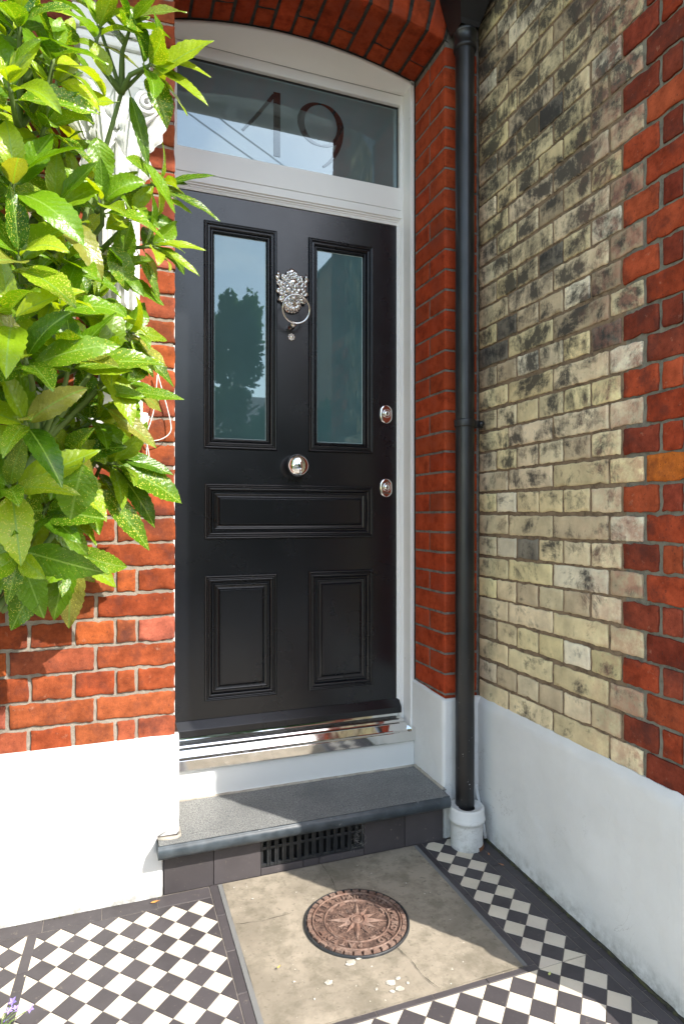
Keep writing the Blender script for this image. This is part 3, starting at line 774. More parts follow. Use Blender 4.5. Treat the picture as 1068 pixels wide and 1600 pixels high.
# ---------------------------------------------------------------- threshold
th = thing('threshold', 'mirror polished steel threshold under the black door', 'threshold')
mb = MB()
prof = [(.213, .2785), (.200, .2790), (.1993, .2800), (.1993, .3145), (.2003, .3158), (.2080, .3160), (.2095, .3120), (.2290, .3125), (.2310, .3145), (.2445, .3345), (.2460, .3355), (.2660, .3365), (.2690, .3420), (.2760, .3450), (.3160, .3470), (.3160, .41)]
extr_x(mb, prof, .1955, 1.0885); 
mb.poly([(1.0885, y, z) for (y, z) in prof[1:-1]]+[(1.0885, .316, .2785)])
mb.box((1.0887, .2015, .2790), (1.1060, .30, .3285), .001)
mb.build('steel_sill', M['steel'], th)
mb = MB(); mb.box((.1945, .2150, .1800), (1.1065, .30, .2783), .0015); mb.box((.1945, .2120, .1750), (1.1065, .2165, .1835), .001)
mb.build('riser_board', M['board'], th)

# ---------------------------------------------------------------- doorstep
st = thing('doorstep', 'grey slate doorstep with rounded edge and dark tiled front', 'step')
mb = MB(); mb.sm = False
mb.grid(lambda a, b: Vector((.1295+(1.0995-.1295)*a, -.068+.045*b, .1755+.0008*Nz(a*30, b*5, 1))), 40, 4)
mb.grid(lambda a, b: Vector((.188+(1.1150-.188)*a, -.023+.245*b, .1755+.0008*Nz(a*30, b*9+4, 1))), 40, 12)
mb.build('tread', M['slate'], st)
mb = MB(); mb.sm = True
pn = [(-.0685, .1752)]+[(-.0600-.0190*math.sin(t), .1535+.0217*math.cos(t)) for t in [math.pi*i/14 for i in range(2, 15)]]+[(-.020, .1318)]
n0 = 40
rows = [[mb.vert((.1270+(1.1015-.1270)*i/n0, y+.0008*Nz(i*.9, z*60, 0), z+.0006*Nz(i*1.3, 5, z*40))) for (y, z) in pn] for i in range(n0+1)]
for i in range(n0):
    for j in range(len(pn)-1): mb.face((rows[i][j], rows[i+1][j], rows[i+1][j+1], rows[i][j+1]))
mb.sm = False
for r_ in (rows[0], rows[-1]): mb.face([mb.vert(mb.v[k]) for k in r_]+[mb.vert((mb.v[r_[0]][0], -.02, .1752))])
mb.build('nosing', M['nose'], st)
mb = MB(); mb.box((.140, -.0015, .0), (1.112, .16, .1318)); mb.box((.118, -.0175, .1325), (.20, .0, .1740)); mb.box((.20, .0, .1318), (1.1145, .212, .1752-.003)); mb.build('core', M['grout'], st)
mb = MB()
for (a, b, z0, z1) in ((.1475, .2955, .0015, .131), (.2975, .4450, .0015, .131), (.8000, .9510, .0015, .131), (.9530, 1.1010, .0015, .131), (.4465, .585, .0015, .0235), (.587, .640, .0015, .0235), (.642, .7985, .0015, .0235)):
    k = random.uniform(.8, 1.05); mb.col = (k, k, k); mb.box((a, -.0205, z0), (b, -.002, z1), .0009)
mb.build('riser_tiles', M['tb'], st)
# pointing fillet where tread meets the plinths
mb = MB(); mb.sm = True
def fillet(p, q, r=.006, n=24):
    p, q = Vector(p), Vector(q)
    mb.tube([p.lerp(q, i/n)+Vector((.0012*Nz(i*.8, 1, 0), .0012*Nz(i*.8, 2, 0), .0012*Nz(i*.9, 3, 0))) for i in range(n+1)], [r*(1+.3*Nz(i*1.3, 0, 4)) for i in range(n+1)], 7)
fillet((.19, .211, .177), (1.105, .211, .177), .005); fillet((1.106, .21, .178), (1.106, -.018, .178), .006); fillet((.192, .2, .176), (.193, -.01, .176), .006)
mb.tube([(.193, -.012, .178), (.192, -.028, .178), (.184, -.034, .177), (.165, -.035, .177), (.145, -.032, .177), (.130, -.028, .176)], .006, 7)
mb.build('pointing', m_mortar('pale_pointing', (.46, .42, .36), (.2, .18, .15), .4), st)

# air vent in the riser
mb = MB(); vx0, vx1, vz0, vz1 = .4465, .7985, .0255, .1310
cols = 14; pw = (vx1-vx0)/cols
def bar(a, b, c, d, y0=-.0185, y1=-.004): mb.box((a, y0, c), (b, y1, d), .0012)
bar(vx0, vx1, vz0, vz0+.010); bar(vx0, vx1, vz1-.014, vz1); bar(vx0, vx1, .0800, .0890)
for i in range(cols+1):
    x = vx0+pw*i; bar(max(vx0, x-.0068), min(vx1, x+.0068), vz0+.0095, .0805, -.0180); bar(max(vx0, x-.0068), min(vx1, x+.0068), .0885, vz1-.0135, -.0180)
    if 0 < i < cols:
        for s in (-1, 1): mb.box((x+s*.0045-.0016, -.0215, vz0+.002), (x+s*.0045+.0016, -.0175, vz1-.012), .0008)
vent = MB(); vent_o = mb.build('air_vent', M['iron']); tag(vent_o, 'black cast iron air vent with upright slots under the step edge', 'air vent')
mb = MB(); mb.box((vx0+.001, -.0035, vz0+.001), (vx1-.001, -.0020, vz1-.001)); o = mb.build('backing', M['void'], vent_o)
# cobweb fluff in the right-hand slots
mb = MB()
for i in range(70):
    p = Vector((random.gauss(.782, .012), -.020, random.uniform(.03, .125))); q = p+Vector((random.gauss(0, .014), random.uniform(-.004, .002), random.gauss(0, .012)))
    mb.tube([p, (p+q)/2+Vector((0, -.003, .002)), q], .00028, 3)
o = mb.build('cobweb', m_plain('dusty_cobweb', (.35, .33, .3), .9)); tag(o, 'dusty cobweb at the right end of the iron air vent', 'cobweb')

# ---------------------------------------------------------------- tiled path
def clip(poly, planes):
    for (a, b, c) in planes:      # keep a*x+b*y<=c
        out = []
        for i in range(len(poly)):
            p, q = poly[i], poly[(i+1) % len(poly)]; fp, fq = a*p[0]+b*p[1]-c, a*q[0]+b*q[1]-c
            if fp <= 0: out.append(p)
            if fp*fq < 0: t = fp/(fp-fq); out.append((p[0]+(q[0]-p[0])*t, p[1]+(q[1]-p[1])*t))
        poly = out
        if len(poly) < 3: return []
    return poly
fl = MB()
def tile(poly, white, g=.0009):
    if len(poly) < 3: return
    A = sum(poly[i][0]*poly[(i+1) % len(poly)][1]-poly[(i+1) % len(poly)][0]*poly[i][1] for i in range(len(poly)))/2
    if abs(A) < 2e-5: return
    if A < 0: poly = poly[::-1]
    k = random.uniform(.93, 1.03) if white else random.uniform(.82, 1.08); fl.col = (k, k*random.uniform(.985, 1.005), k*random.uniform(.96, 1.0)) if white else (k, k, k)
    fl.mi = 0 if white else 1
    zt = random.uniform(-.0003, .0003); tx, ty = random.uniform(-.004, .004), random.uniform(-.004, .004)
    cx = sum(p[0] for p in poly)/len(poly); cy = sum(p[1] for p in poly)/len(poly)
    P = [Vector(p) for p in poly]; n = len(P)
    def inset(d):
        out = []
        for i in range(n):
            a, b, c = P[i-1], P[i], P[(i+1) % n]
            e1 = (b-a).normalized(); e2 = (c-b).normalized(); n1 = Vector((-e1.y, e1.x)); n2 = Vector((-e2.y, e2.x))
            bis = n1+n2; l = bis.length_squared
            out.append(b+bis*(2*d/l if l > .2 else 0))
        return out
    A0 = [fl.vert((p.x, p.y, -.004)) for p in inset(g)]; A1 = [fl.vert((p.x, p.y, zt-.0006+tx*(p.x-cx)+ty*(p.y-cy))) for p in inset(g)]; A2 = [fl.vert((p.x, p.y, zt+tx*(p.x-cx)+ty*(p.y-cy))) for p in inset(g+.0006)]
    for i in range(n): j = (i+1) % n; fl.face((A0[i], A0[j], A1[j], A1[i])); fl.face((A1[i], A1[j], A2[j], A2[i]))
    fl.face(A2)
def rect(x0, x1, y0, y1): return [(x0, y0), (x1, y0), (x1, y1), (x0, y1)]
def lattice(cx, cy, px, py, planes, bounds):
    x0, x1, y0, y1 = bounds
    i0, i1 = int((x0-cx)/px)-2, int((x1-cx)/px)+2; j0, j1 = int((y0-cy)/py)-2, int((y1-cy)/py)+2
    for i in range(i0, i1):
        for j in range(j0, j1):
            for (dx, w) in ((0, True), (.5, False)):
                x = cx+(i+dx)*px; y = cy+(j+dx)*py
                tile(clip([(x-px/2, y), (x, y-py/2), (x+px/2, y), (x, y+py/2)], planes), w)
YF = -2.35
sl = .055      # slant of the left divider
lxa = lambda y: -.2165+sl*(y+.075); lxb = lambda y: -.1905+sl*(y+.075)
lattice(.244, -.1195, .0755, .0778, [(0, 1, -.0785), (1, 0, .2815), (-1, sl, .1905+sl*.075), (0, -1, -YF)], (-.35, .29, YF, -.07))
lattice(.244-.012, -.1195, .0755, .0778, [(0, 1, -.0785), (1, -sl, -.2165+sl*.075), (-1, 0, 1.5), (0, -1, -YF)], (-1.5, -.2, YF, -.07))
x = .2815
while x > -1.5: tile(rect(max(x-.1545, -1.5), x, -.0775, -.0215), False); x -= .1545
y = -.0785
while y > YF:
    y2 = max(y-.1545, YF); tile([(lxa(y), y), (lxb(y), y), (lxb(y2), y2), (lxa(y2), y2)][::-1], False); y = y2
y = -.0165
while y > YF:
    y2 = max(y-.157, YF); tile(rect(.2825, .3080, y2, y), False); y = y2
# right of the slab and in front of it
lattice(1.1275, -.2800, .0752, .0768, [(-1, 0, -1.0195), (1, 0, 1.1685), (0, 1, -.022), (0, -1, .6650)], (1.0, 1.18, -.67, -.02))
lattice(1.1275, -.2800, .0752, .0768, [(-1, 0, -.3090), (1, 0, 1.1685), (0, 1, -.6655), (0, -1, -YF)], (.3, 1.18, YF, -.66))
y = -.0175
while y > -.64: y2 = max(y-.157, -.6455); tile(rect(.9965, 1.0185, y2, y), False); y = y2
x = 1.0185
while x > .309: x2 = max(x-.1485, .309); tile(rect(x2, x, -.6645, -.6465), False); x = x2
y = -.07
while y > YF: y2 = max(y-.1545, YF); tile(rect(1.1695, 1.2020, y2, y), False); tile(rect(1.2030, 1.2560, y2+.03, y+.03), False); y = y2
tile(rect(1.0195, 1.168, -.0210, -.0165), False)
path = struct(fl.build('tiled_path', [M['tw'], M['tb']]))
mb = MB(); mb.box((-1.6, YF-.02, -.06), (1.30, .0, -.0016)); struct(mb.build('path_bed', M['grout']))
# dirt gathered along the walls
mb = MB(); mb.sm = True
for i in range(90):
    y = -.06-.90*random.random(); x = 1.2505+.030*y-.006
    if i > 62: y = -.026; x = random.uniform(-.35, .15)
    bm = bmesh.new(); bmesh.ops.create_icosphere(bm, subdivisions=1, radius=random.uniform(.002, .005)*(.45 if i > 62 else 1))
    mb.add_bm(bm, Matrix.Translation((x+random.uniform(-.004, .004), y, .0005)) @ Matrix.Diagonal((1, 1.9, .5, 1)))
mb.tube([(1.2505+.030*y-.004+.003*Nz(y*20, 0, 0), y, .001) for y in [-.02-.96*i/60 for i in range(61)]], [.0055+.003*Nz(i*.7, 3, 0) for i in range(61)], 6)
nd = NT('mossy_dirt'); nd.set(base=nd.mix(nd.ramp(nd.noise(40, 5), .45, .65), (.035, .032, .026), (.085, .085, .03)), rough=.95); nd.bump(nd.noise(150, 6), .9, .003)
struct(mb.build('dirt_line', nd.m), 'stuff')

# ---------------------------------------------------------------- concrete slab + coal hole cover
slab = MB(); slab.sm = True
CX, CY = .648, -.339
slab.grid(lambda a, b: Vector((.3215+(.9830-.3215)*a, -.645+(.6210)*b, .0022+.0022*Nz(a*4, b*4, 2)+.0008*Nz(a*22, b*22, 2))), 60, 60)
for s_, e_ in (((.3215, -.645), (.983, -.645)),): slab.poly([(s_[0], s_[1], .002), (e_[0], e_[1], .002), (e_[0], e_[1], -.004), (s_[0], s_[1], -.004)])
struct(slab.build('concrete_slab', M['conc']))
mb = MB(); mb.sm = True
for (xa_, xb_) in ((.3085, .3218), (.9828, .9960)): mb.grid(lambda a, b: Vector((xa_+(xb_-xa_)*a, -.645+.622*b, .0018+.0012*Nz(a, b*30, 9))), 2, 60)
struct(mb.build('slab_edging', M['kerb']))
# cracks and cement splashes as thin real patches
mb = MB()
def crack(pts, w):
    P = []
    for (x0, y0), (x1, y1) in zip(pts, pts[1:]):
        for k in range(6):
            t = k/6; P.append(((x0+(x1-x0)*t)+random.uniform(-.0012, .0012), (y0+(y1-y0)*t)+random.uniform(-.0012, .0012)))
    P.append(pts[-1])
    for i in range(len(P)-1):
        a, b = Vector(P[i]), Vector(P[i+1]); d = (b-a).normalized(); nn = Vector((-d.y, d.x)); w0 = w*(.6+.4*math.sin(i)); h = .0052
        mb.poly([(a.x-nn.x*w0, a.y-nn.y*w0, h), (a.x+nn.x*w0, a.y+nn.y*w0, h), (b.x+nn.x*w0, b.y+nn.y*w0, h), (b.x-nn.x*w0, b.y-nn.y*w0, h)])
crack([(.707, -.472), (.722, -.53), (.725, -.59), (.745, -.644)], .0009)
crack([(.645, -.022), (.650, -.10), (.643, -.19)], .0007)
crack([(.325, -.235), (.40, -.245), (.50, -.24)], .0006)
struct(mb.build('slab_cracks', M['void']))
mb = MB(); mb.sm = True
def splash(x, y, r, asp=1.):
    r *= .72
    n = 14; c_ = mb.vert((x, y, .0066)); sd = random.random()*50
    ring = [mb.vert((x+r*asp*(1+.7*Nz(math.cos(t)*1.5, math.sin(t)*1.5, sd))*math.cos(t), y+r*(1+.7*Nz(math.cos(t)*1.5, math.sin(t)*1.5, sd))*math.sin(t), .0046)) for t in [2*math.pi*i/n for i in range(n)]]
    for i in range(n): mb.face((c_, ring[i], ring[(i+1) % n]))
for (x, y, r, a) in ((.575, -.487, .014, 1.4), (.60, -.478, .008, 1.6), (.64, -.585, .013, 1.4), (.665, -.577, .008, 1.2), (.655, -.61, .010, 1.3), (.632, -.612, .007, 1.2), (.60, -.592, .006, 1), (.68, -.60, .006, 1), (.50, -.53, .010, 1.2), (.395, -.135, .0045, 1), (.352, -.06, .003, 1), (.77, -.395, .004, 2), (.42, -.5, .004, 1), (.45, -.57, .005, .6), (.80, -.30, .003, 1), (.86, -.22, .003, 1), (.53, -.40, .002, 1)): splash(x, y, r, a)
nc = NT('pale_cement_splash'); nc.set(base=nc.mix(nc.ramp(nc.noise(70, 5), .4, .6), (.55, .52, .46), (.36, .33, .27)), rough=.9); nc.bump(nc.noise(200, 4), .5, .002)
struct(mb.build('cement_splashes', nc.m), 'stuff')

cov = thing('manhole_cover', 'round rusty cast iron coal hole cover with star and raised lettering', 'manhole cover', loc=(CX, CY, .004))
T = Matrix.Translation((CX, CY, .004)) @ Matrix.Rotation(R(-20.1), 4, 'Z') @ Matrix.Diagonal((.97, .97, 1, 1))
mb = MB(); mb.sm = True
mb.lathe([(.1535, -.004), (.1535, .0035), (.1515, .0052), (.1490, .0052), (.1475, .0030), (.1465, .0030)], T, 96)
rim = mb.build('rim', M['iron'], cov)
mb = MB(); mb.sm = True
mb.mi = 1; mb.lathe([(.1466, .0005), (.1302, .0005)], T, 96); mb.mi = 0; mb.lathe([(.1302, .0005), (.1295, .0075), (.1262, .0075), (.1255, .0035)], T, 96); mb.mi = 1; mb.lathe([(.1255, .0035), (.0958, .0035)], T, 96); mb.mi = 0; mb.lathe([(.0958, .0035), (.0950, .0062), (.0925, .0062), (.0920, .0010)], T, 96); mb.mi = 1; mb.lathe([(.0920, .0010), (0, .0010)], T, 96); mb.mi = 0
mb.sm = False
nb = 34
def sector(r0, r1, a0, a1, z0, z1, n=3):
    lo = []; 
    ring = [(r0, a0+(a1-a0)*i/n) for i in range(n+1)]+[(r1, a1-(a1-a0)*i/n) for i in range(n+1)]
    A0 = [mb.vert(T @ Vector((r*math.cos(a), r*math.sin(a), z0))) for r, a in ring]
    rm, amid = (r0+r1)/2, (a0+a1)/2
    A1 = [mb.vert(T @ Vector(((rm+(r-rm)*.82)*math.cos(amid+(a-amid)*.88), (rm+(r-rm)*.82)*math.sin(amid+(a-amid)*.88), z1))) for r, a in ring]
    m = len(ring)
    for i in range(m): mb.face((A0[i], A0[(i+1) % m], A1[(i+1) % m], A1[i]))
    mb.face(A1)
for i in range(nb): sector(.1320, .1445, 2*math.pi*(i+.10)/nb, 2*math.pi*(i+.90)/nb, .0004, .0080)
for i in range(12):
    a = 2*math.pi*i/12
    if i % 3: sector(.084, .091, a-.12, a+.12, .0008, .0062)
# star: long and short points with a ridge
for i in range(12):
    a = 2*math.pi*i/12+math.pi/2; Lr = .090 if i % 3 == 0 else .066; wv = .012 if i % 3 == 0 else .009
    b0 = Vector((.020*math.cos(a), .020*math.sin(a))); nn = Vector((-math.sin(a), math.cos(a)))*wv; tip = Vector((Lr*math.cos(a), Lr*math.sin(a)))
    v0 = mb.vert(T @ Vector((b0.x+nn.x, b0.y+nn.y, .003))); v1 = mb.vert(T @ Vector((b0.x-nn.x, b0.y-nn.y, .003))); v2 = mb.vert(T @ Vector((tip.x, tip.y, .0032))); v3 = mb.vert(T @ Vector((b0.x*1.2, b0.y*1.2, .0115)))
    mb.face((v0, v3, v2)); mb.face((v1, v2, v3)); mb.face((v0, v1, v3))
mb.sm = True
mb.lathe([(.019, .003), (.018, .0080), (.0150, .0085), (.0135, .006), (.0100, .006), (.0090, .009), (.0040, .0095), (0, .0095)], T, 32)
plate = mb.build('plate', [M['rust'], M['rustd']], cov)
# rough casting bumps on the field
mb = MB(); mb.sm = False
for i in range(420):
    r = random.uniform(.024, .09); a = random.random()*6.283; bm = bmesh.new(); bmesh.ops.create_icosphere(bm, subdivisions=1, radius=random.uniform(.0011, .0024))
    mb.add_bm(bm, T @ Matrix.Translation((r*math.cos(a), r*math.sin(a), .0012)))
mb.build('casting_texture', M['rust'], cov)
dark = M['iron']
def letters(word, a_start, a_end, r=.1025, size=.0245):
    n = len(word)
    for i, ch in enumerate(word):
        a = R(a_start+(a_end-a_start)*(i+.5)/n)      # clock angle
        cu = bpy.data.curves.new('tmp', 'FONT'); cu.body = ch; cu.size = size; cu.extrude = .0022; cu.align_x = 'CENTER'; cu.resolution_u = 3; cu.offset = .0007
        ob = bpy.data.objects.new('tmp', cu); scene.collection.objects.link(ob)
        bpy.context.view_layer.update()
        me = ob.to_mesh(); bm = bmesh.new(); bm.from_mesh(me); ob.to_mesh_clear(); bpy.data.objects.remove(ob); bpy.data.curves.remove(cu)
        mt = T @ Matrix.Rotation(-a, 4, 'Z') @ Matrix.Translation((0, r, .0050))
        lt.add_bm(bm, mt)
for w_, a0, a1 in (('SAFETY', 262, 333), ("HAYWARD'S", 338, 410), ('IMPROVED', 418, 510), ('PATENT', 530, 605)):
    lt = MB(); letters(w_, a0, a1); lt.build('lettering', M['rust'], cov)
fix_parent(cov)

# ---------------------------------------------------------------- downpipe
dp = thing('downpipe', 'black cast iron downpipe in the corner beside the doorway', 'drainpipe')
PXc, PYc, PRr = 1.1690, -.0560, .0333
mb = MB(); mb.sm = True
T0 = Matrix.Translation((PXc, PYc, 0))
zsp = [.090+(2.82-.09)*i/60 for i in range(61)]
mb.lathe([(PRr+.0006*Nz(z*9, 0, 0), z) for z in zsp], Matrix.Translation((PXc, PYc, 0)), 40)
mb.build('pipe', M['pipe'], dp)
mb = MB(); mb.sm = True
mb.lathe([(PRr, 2.790), (.0395, 2.792), (.0405, 2.796), (.0405, 2.803), (.0385, 2.806), (.0380, 2.842), (.0405, 2.845), (.0420, 2.851), (.0405, 2.857), (.0370, 2.860)], T0, 40); mb.build('collar', M['pipe'], dp)
mb = MB(); mb.sm = False
prev = None
for (z, hx, hy0, hy1) in ((2.858, .036, -.092, -.020), (2.875, .040, -.095, -.016), (2.94, .058, -.125, -.006), (3.02, .082, -.16, -.004), (3.03, .088, -.166, -.004), (3.20, .088, -.166, -.004)):
    cur = [mb.vert(p) for p in ((PXc-hx, hy0, z), (min(PXc+hx, 1.2565), hy0, z), (min(PXc+hx, 1.2565), hy1, z), (PXc-hx, hy1, z))]
    if prev:
        for k in range(4): mb.face((prev[k], prev[(k+1) % 4], cur[(k+1) % 4], cur[k]))
    prev = cur
mb.build('hopper_head', M['pipe'], dp)
mb = MB(); mb.sm = True
mb.lathe([(PRr, 1.462), (.0370, 1.463), (.0375, 1.466), (.0375, 1.486), (.0370, 1.489), (PRr, 1.490)], T0, 40)
mb.sm = False; mb.box((PXc+.034, PYc-.009, 1.462), (PXc+.070, PYc+.006, 1.489), .003)
mb.box((PXc+.050, PYc, 1.466), (PXc+.066, -.001, 1.485), .002)
mb.sm = True; mb.lathe([(.0105, 0), (.0105, .008), (.0070, .011), (0, .012)], Matrix.Translation((PXc+.060, PYc-.009, 1.4755)) @ FACE_OUT, 12)
mb.build('pipe_bracket', M['pipe'], dp)
# clay socket
sk = MB(); sk.sm = True
TS = Matrix.Translation((1.1620, -.0800, 0))
sk.lathe([(r_*.94, h_) for r_, h_ in [(.0600, -.002), (.0590, .030), (.0590, .078), (.0610, .088), (.0665, .092), (.0685, .098), (.0670, .104), (.0640, .108), (.0640, .134), (.0620, .139), (.0570, .1395), (.0520, .1370), (.0500, .132), (.0300, .131)]], TS, 48)
o = sk.build('drain_socket', M['sock']); tag(o, 'white painted clay drain socket at the foot of the black downpipe', 'drain socket')
mb = MB(); mb.sm = True; mb.lathe([(.0588, .0), (.0594, .004), (.0576, .010), (.0558, .012)], TS, 40, R(-75), R(40)); mb.build('rust_stain', m_plain('rusty_crust', (.16, .065, .03), .9), o)
# broken flaking render behind the socket
mb = MB(); mb.sm = True
mb.tube([(1.2440, -.004, .19), (1.242, -.02, .145), (1.238, -.045, .10), (1.237, -.065, .05), (1.235, -.085, .012)], [.004, .007, .006, .008, .005], 7)
o = mb.build('render_flake', M['render'], side)

# ---------------------------------------------------------------- pilaster with carved capital
pil = thing('pilaster', 'white carved stone pilaster half hidden by the spotted laurel', 'pilaster')
mb = MB()
# shaft with flutes
sx0, sx1 = -.026, .0700
prof = [(sx0-.012, .0), (sx0-.012, -.030), (sx0-.002, -.030), (sx0, -.055), (sx0+.012, -.058)]
for i in range(3):
    a = sx0+.016+i*.0235; prof += [(a, -.060), (a+.004, -.050), (a+.010, -.046), (a+.016, -.050), (a+.020, -.060)]
prof += [(sx1-.002, -.058), (sx1, -.055), (sx1, -.030), (sx1+.0065, -.030), (sx1+.0065, 0)]
o_ = [[mb.vert((x, y, z)) for (x, y) in prof] for z in (1.535, 2.10)]
for i in range(len(prof)-1): mb.face((o_[0][i], o_[0][i+1], o_[1][i+1], o_[1][i]))
mb.box((sx0-.016, -.066, 1.515), (sx1+.008, -.0, 1.545), .004)
mb.build('shaft', M['stone'], pil)
mb = MB(); mb.box((-.30, -.055, 1.415), (.100, .0, 1.455), .006); mb.box((-.30, -.040, 1.455), (.085, .0, 1.513), .004); mb.build('sill', M['stone'], pil)
mb = MB(); mb.sm = False
mb.box((-.105, -.105, 2.515), (.125, 0, 2.575), .006); mb.box((-.095, -.095, 2.485), (.115, 0, 2.514), .008); mb.box((-.085, -.085, 2.40), (.105, 0, 2.484), .004); mb.box((-.098, -.098, 2.375), (.118, 0, 2.399), .006)
mb.build('abacus', M['stone'], pil)
mb = MB(); mb.sm = True
mb.grid(lambda a, b: Vector((.010+(-.5+a)*(.14+.075*b*b), -.045-.045*b**2-.012*math.sin(math.pi*a), 2.09+.285*b)), 12, 10)
def sleaf(x, z, L, W, ang, h0):
    for s in (-1, 1):
        def P(a, b):
            t = a; w = W*math.sin(math.pi*min(1, t**.8*.93+.05))*(1+.16*math.sin(t*22)); s_ = b*s
            curl_ = .030*t**3
            u = L*t; px = x+u*math.cos(ang)-s_*w*math.sin(ang); pz = z+u*math.sin(ang)+s_*w*math.cos(ang)-curl_*.8
            return Vector((px, -(h0+.020*math.sin(t*2.4)+curl_+.010*(1-b*b)-.006*abs(math.sin(b*9))), pz))
        mb.grid(P, 16, 6)
for (x, z, L, W, an, h) in ((.010, 2.10, .13, .034, 90, .060), (-.045, 2.11, .12, .030, 102, .055), (.065, 2.11, .12, .030, 78, .055), (-.02, 2.19, .14, .032, 96, .062), (.04, 2.19, .14, .032, 84, .062), (-.07, 2.22, .14, .028, 112, .055), (.09, 2.22, .14, .028, 66, .055), (.01, 2.26, .12, .03, 90, .075)): sleaf(x, z, L, W, R(an), h)
for sx_ in (-1, 1):
    pts = []; rd = []
    for i in range(40):
        t = i/39; a = t*4.4*math.pi; r = .034*(1-t)+.004; pts.append((.010+sx_*(.085+r*math.cos(a)), -.098-.012*t, 2.335+r*math.sin(a))); rd.append(.0085*(1-.55*t))
    mb.tube(pts, rd, 8); mb.tube([(.010+sx_*.03, -.07, 2.22), (.010+sx_*.06, -.085, 2.27), (.010+sx_*.10, -.095, 2.31), (.010+sx_*.119, -.098, 2.335)], [.006, .008, .009, .0085], 8)
mb.build('capital', M['stone'], pil)

# ---------------------------------------------------------------- cable loops on the wall
mb = MB(); mb.sm = True
def cpts(pts, r, n=8):
    P = [Vector(p) for p in pts]; out = []
    for i in range(len(P)-1):
        p0, p1, p2, p3 = P[max(i-1, 0)], P[i], P[i+1], P[min(i+2, len(P)-1)]
        for k in range(n):
            t = k/n; out.append(.5*((2*p1)+(-p0+p2)*t+(2*p0-5*p1+4*p2-p3)*t*t+(-p0+3*p1-3*p2+p3)*t**3))
    out.append(P[-1]); mb.tube(out, r, 7)
cpts([(.128, -.020, 1.585), (.141, -.018, 1.535), (.158, -.016, 1.475), (.168, -.018, 1.425), (.163, -.022, 1.400), (.140, -.022, 1.382), (.112, -.022, 1.376), (.100, -.018, 1.385)], .0016)
cpts([(.128, -.018, 1.575), (.124, -.018, 1.520), (.118, -.018, 1.470), (.108, -.018, 1.430), (.098, -.018, 1.395), (.097, -.018, 1.33)], .0016)
cpts([(.104, -.018, 1.45), (.098, -.020, 1.42), (.094, -.020, 1.39), (.099, -.020, 1.36), (.104, -.018, 1.33), (.10, -.012, 1.30)], .0017)
o = mb.build('cable', M['cable']); tag(o, 'loose white cable looped on the brick wall beside the door', 'cable')

# ---------------------------------------------------------------- spotted laurel
from math import sin, cos, pi
shrub = thing('spotted_laurel', 'large spotted laurel bush with glossy yellow speckled leaves at left', 'shrub', loc=(-.75, -.30, 0))
LF = MB(); LF.sm = True; SM = MB(); SM.sm = True
TS_ = [0, .05, .12, .2, .28, .36, .42, .46, .52, .56, .62, .66, .72, .755, .81, .84, .885, .91, .945, .965, 1]
def leaf(base, d, up, L, W, droop=.5, fold=.25, twist=0.):
    base = Vector(base); d = Vector(d).normalized(); up = Vector(up)
    side_ = d.cross(up).normalized(); n = side_.cross(d).normalized()
    rr = random.random(); LF.col = (rr, random.random(), random.random())
    p = base.copy(); o = len(LF.v); prev = 0; wob = random.uniform(.5, 1.4); ph = random.random()*6
    for k, t in enumerate(TS_):
        a = droop*t
        dd = d*cos(a)-n*sin(a); nn = n*cos(a)+d*sin(a)
        p = p+dd*(t-prev)*L; prev = t
        tw = twist*t; s2 = side_*cos(tw)+nn*sin(tw); n2 = nn*cos(tw)-side_*sin(tw)
        w = W*(sin(pi*min(1, t**.82)))**.88 if 0 < t < 1 else 0
        if t > .38 and t < 1: w *= 1.0 if k % 2 else .90
        for s in (-1, -.5, 0, .5, 1):
            q = p+s2*w*s+n2*(fold*w*abs(s)**1.25)+n2*(.07*W*wob*sin(t*13+ph+s*2.2)*abs(s))
            LF.vert(q, (.5+.5*s*w/W*.45, t))
    for k in range(len(TS_)-1):
        for s in range(4):
            a = o+k*5+s; LF.face((a, a+1, a+6, a+5))
def rosette(c, axis, n=8, L=.15, spread=1.0, stem=None, W=.200):
    c = Vector(c); axis = Vector(axis).normalized()
    ref = Vector((0, 0, 1)) if abs(axis.z) < .9 else Vector((1, 0, 0))
    a = axis.cross(ref).normalized(); b = axis.cross(a); ph = random.random()*6.28
    for i in range(n):
        t = ph+i*2.4+random.uniform(-.25, .25); k = i/n
        el = .35+1.0*k*spread+random.uniform(-.15, .2)
        rad = a*cos(t)+b*sin(t)
        d = (axis*cos(el)+rad*sin(el)); d.z -= .12*k
        Ls = L*(.58+.42*k)*random.uniform(.8, 1.15)
        bp = c-axis*(.035*k)
        pet = bp+d.normalized()*.012
        SM.tube([bp, pet], [.0022, .0016], 4, False)
        up = (axis*.8-rad*.35*sin(el)+Vector((.15, -.55, .45))).normalized()
        leaf(pet, d, up, Ls, Ls*W*random.uniform(.9, 1.25), random.uniform(.15, 1.25), random.uniform(.12, .5), random.uniform(-.7, .7))
    if stem:
        P = [c, c-axis*.06, Vector(stem)]
        pp = [P[0].lerp(P[1], t/3) for t in range(3)]+[P[1].lerp(P[2], t/5) for t in range(6)]
        SM.tube(pp, [.0038+.0006*i for i in range(len(pp))], 6)
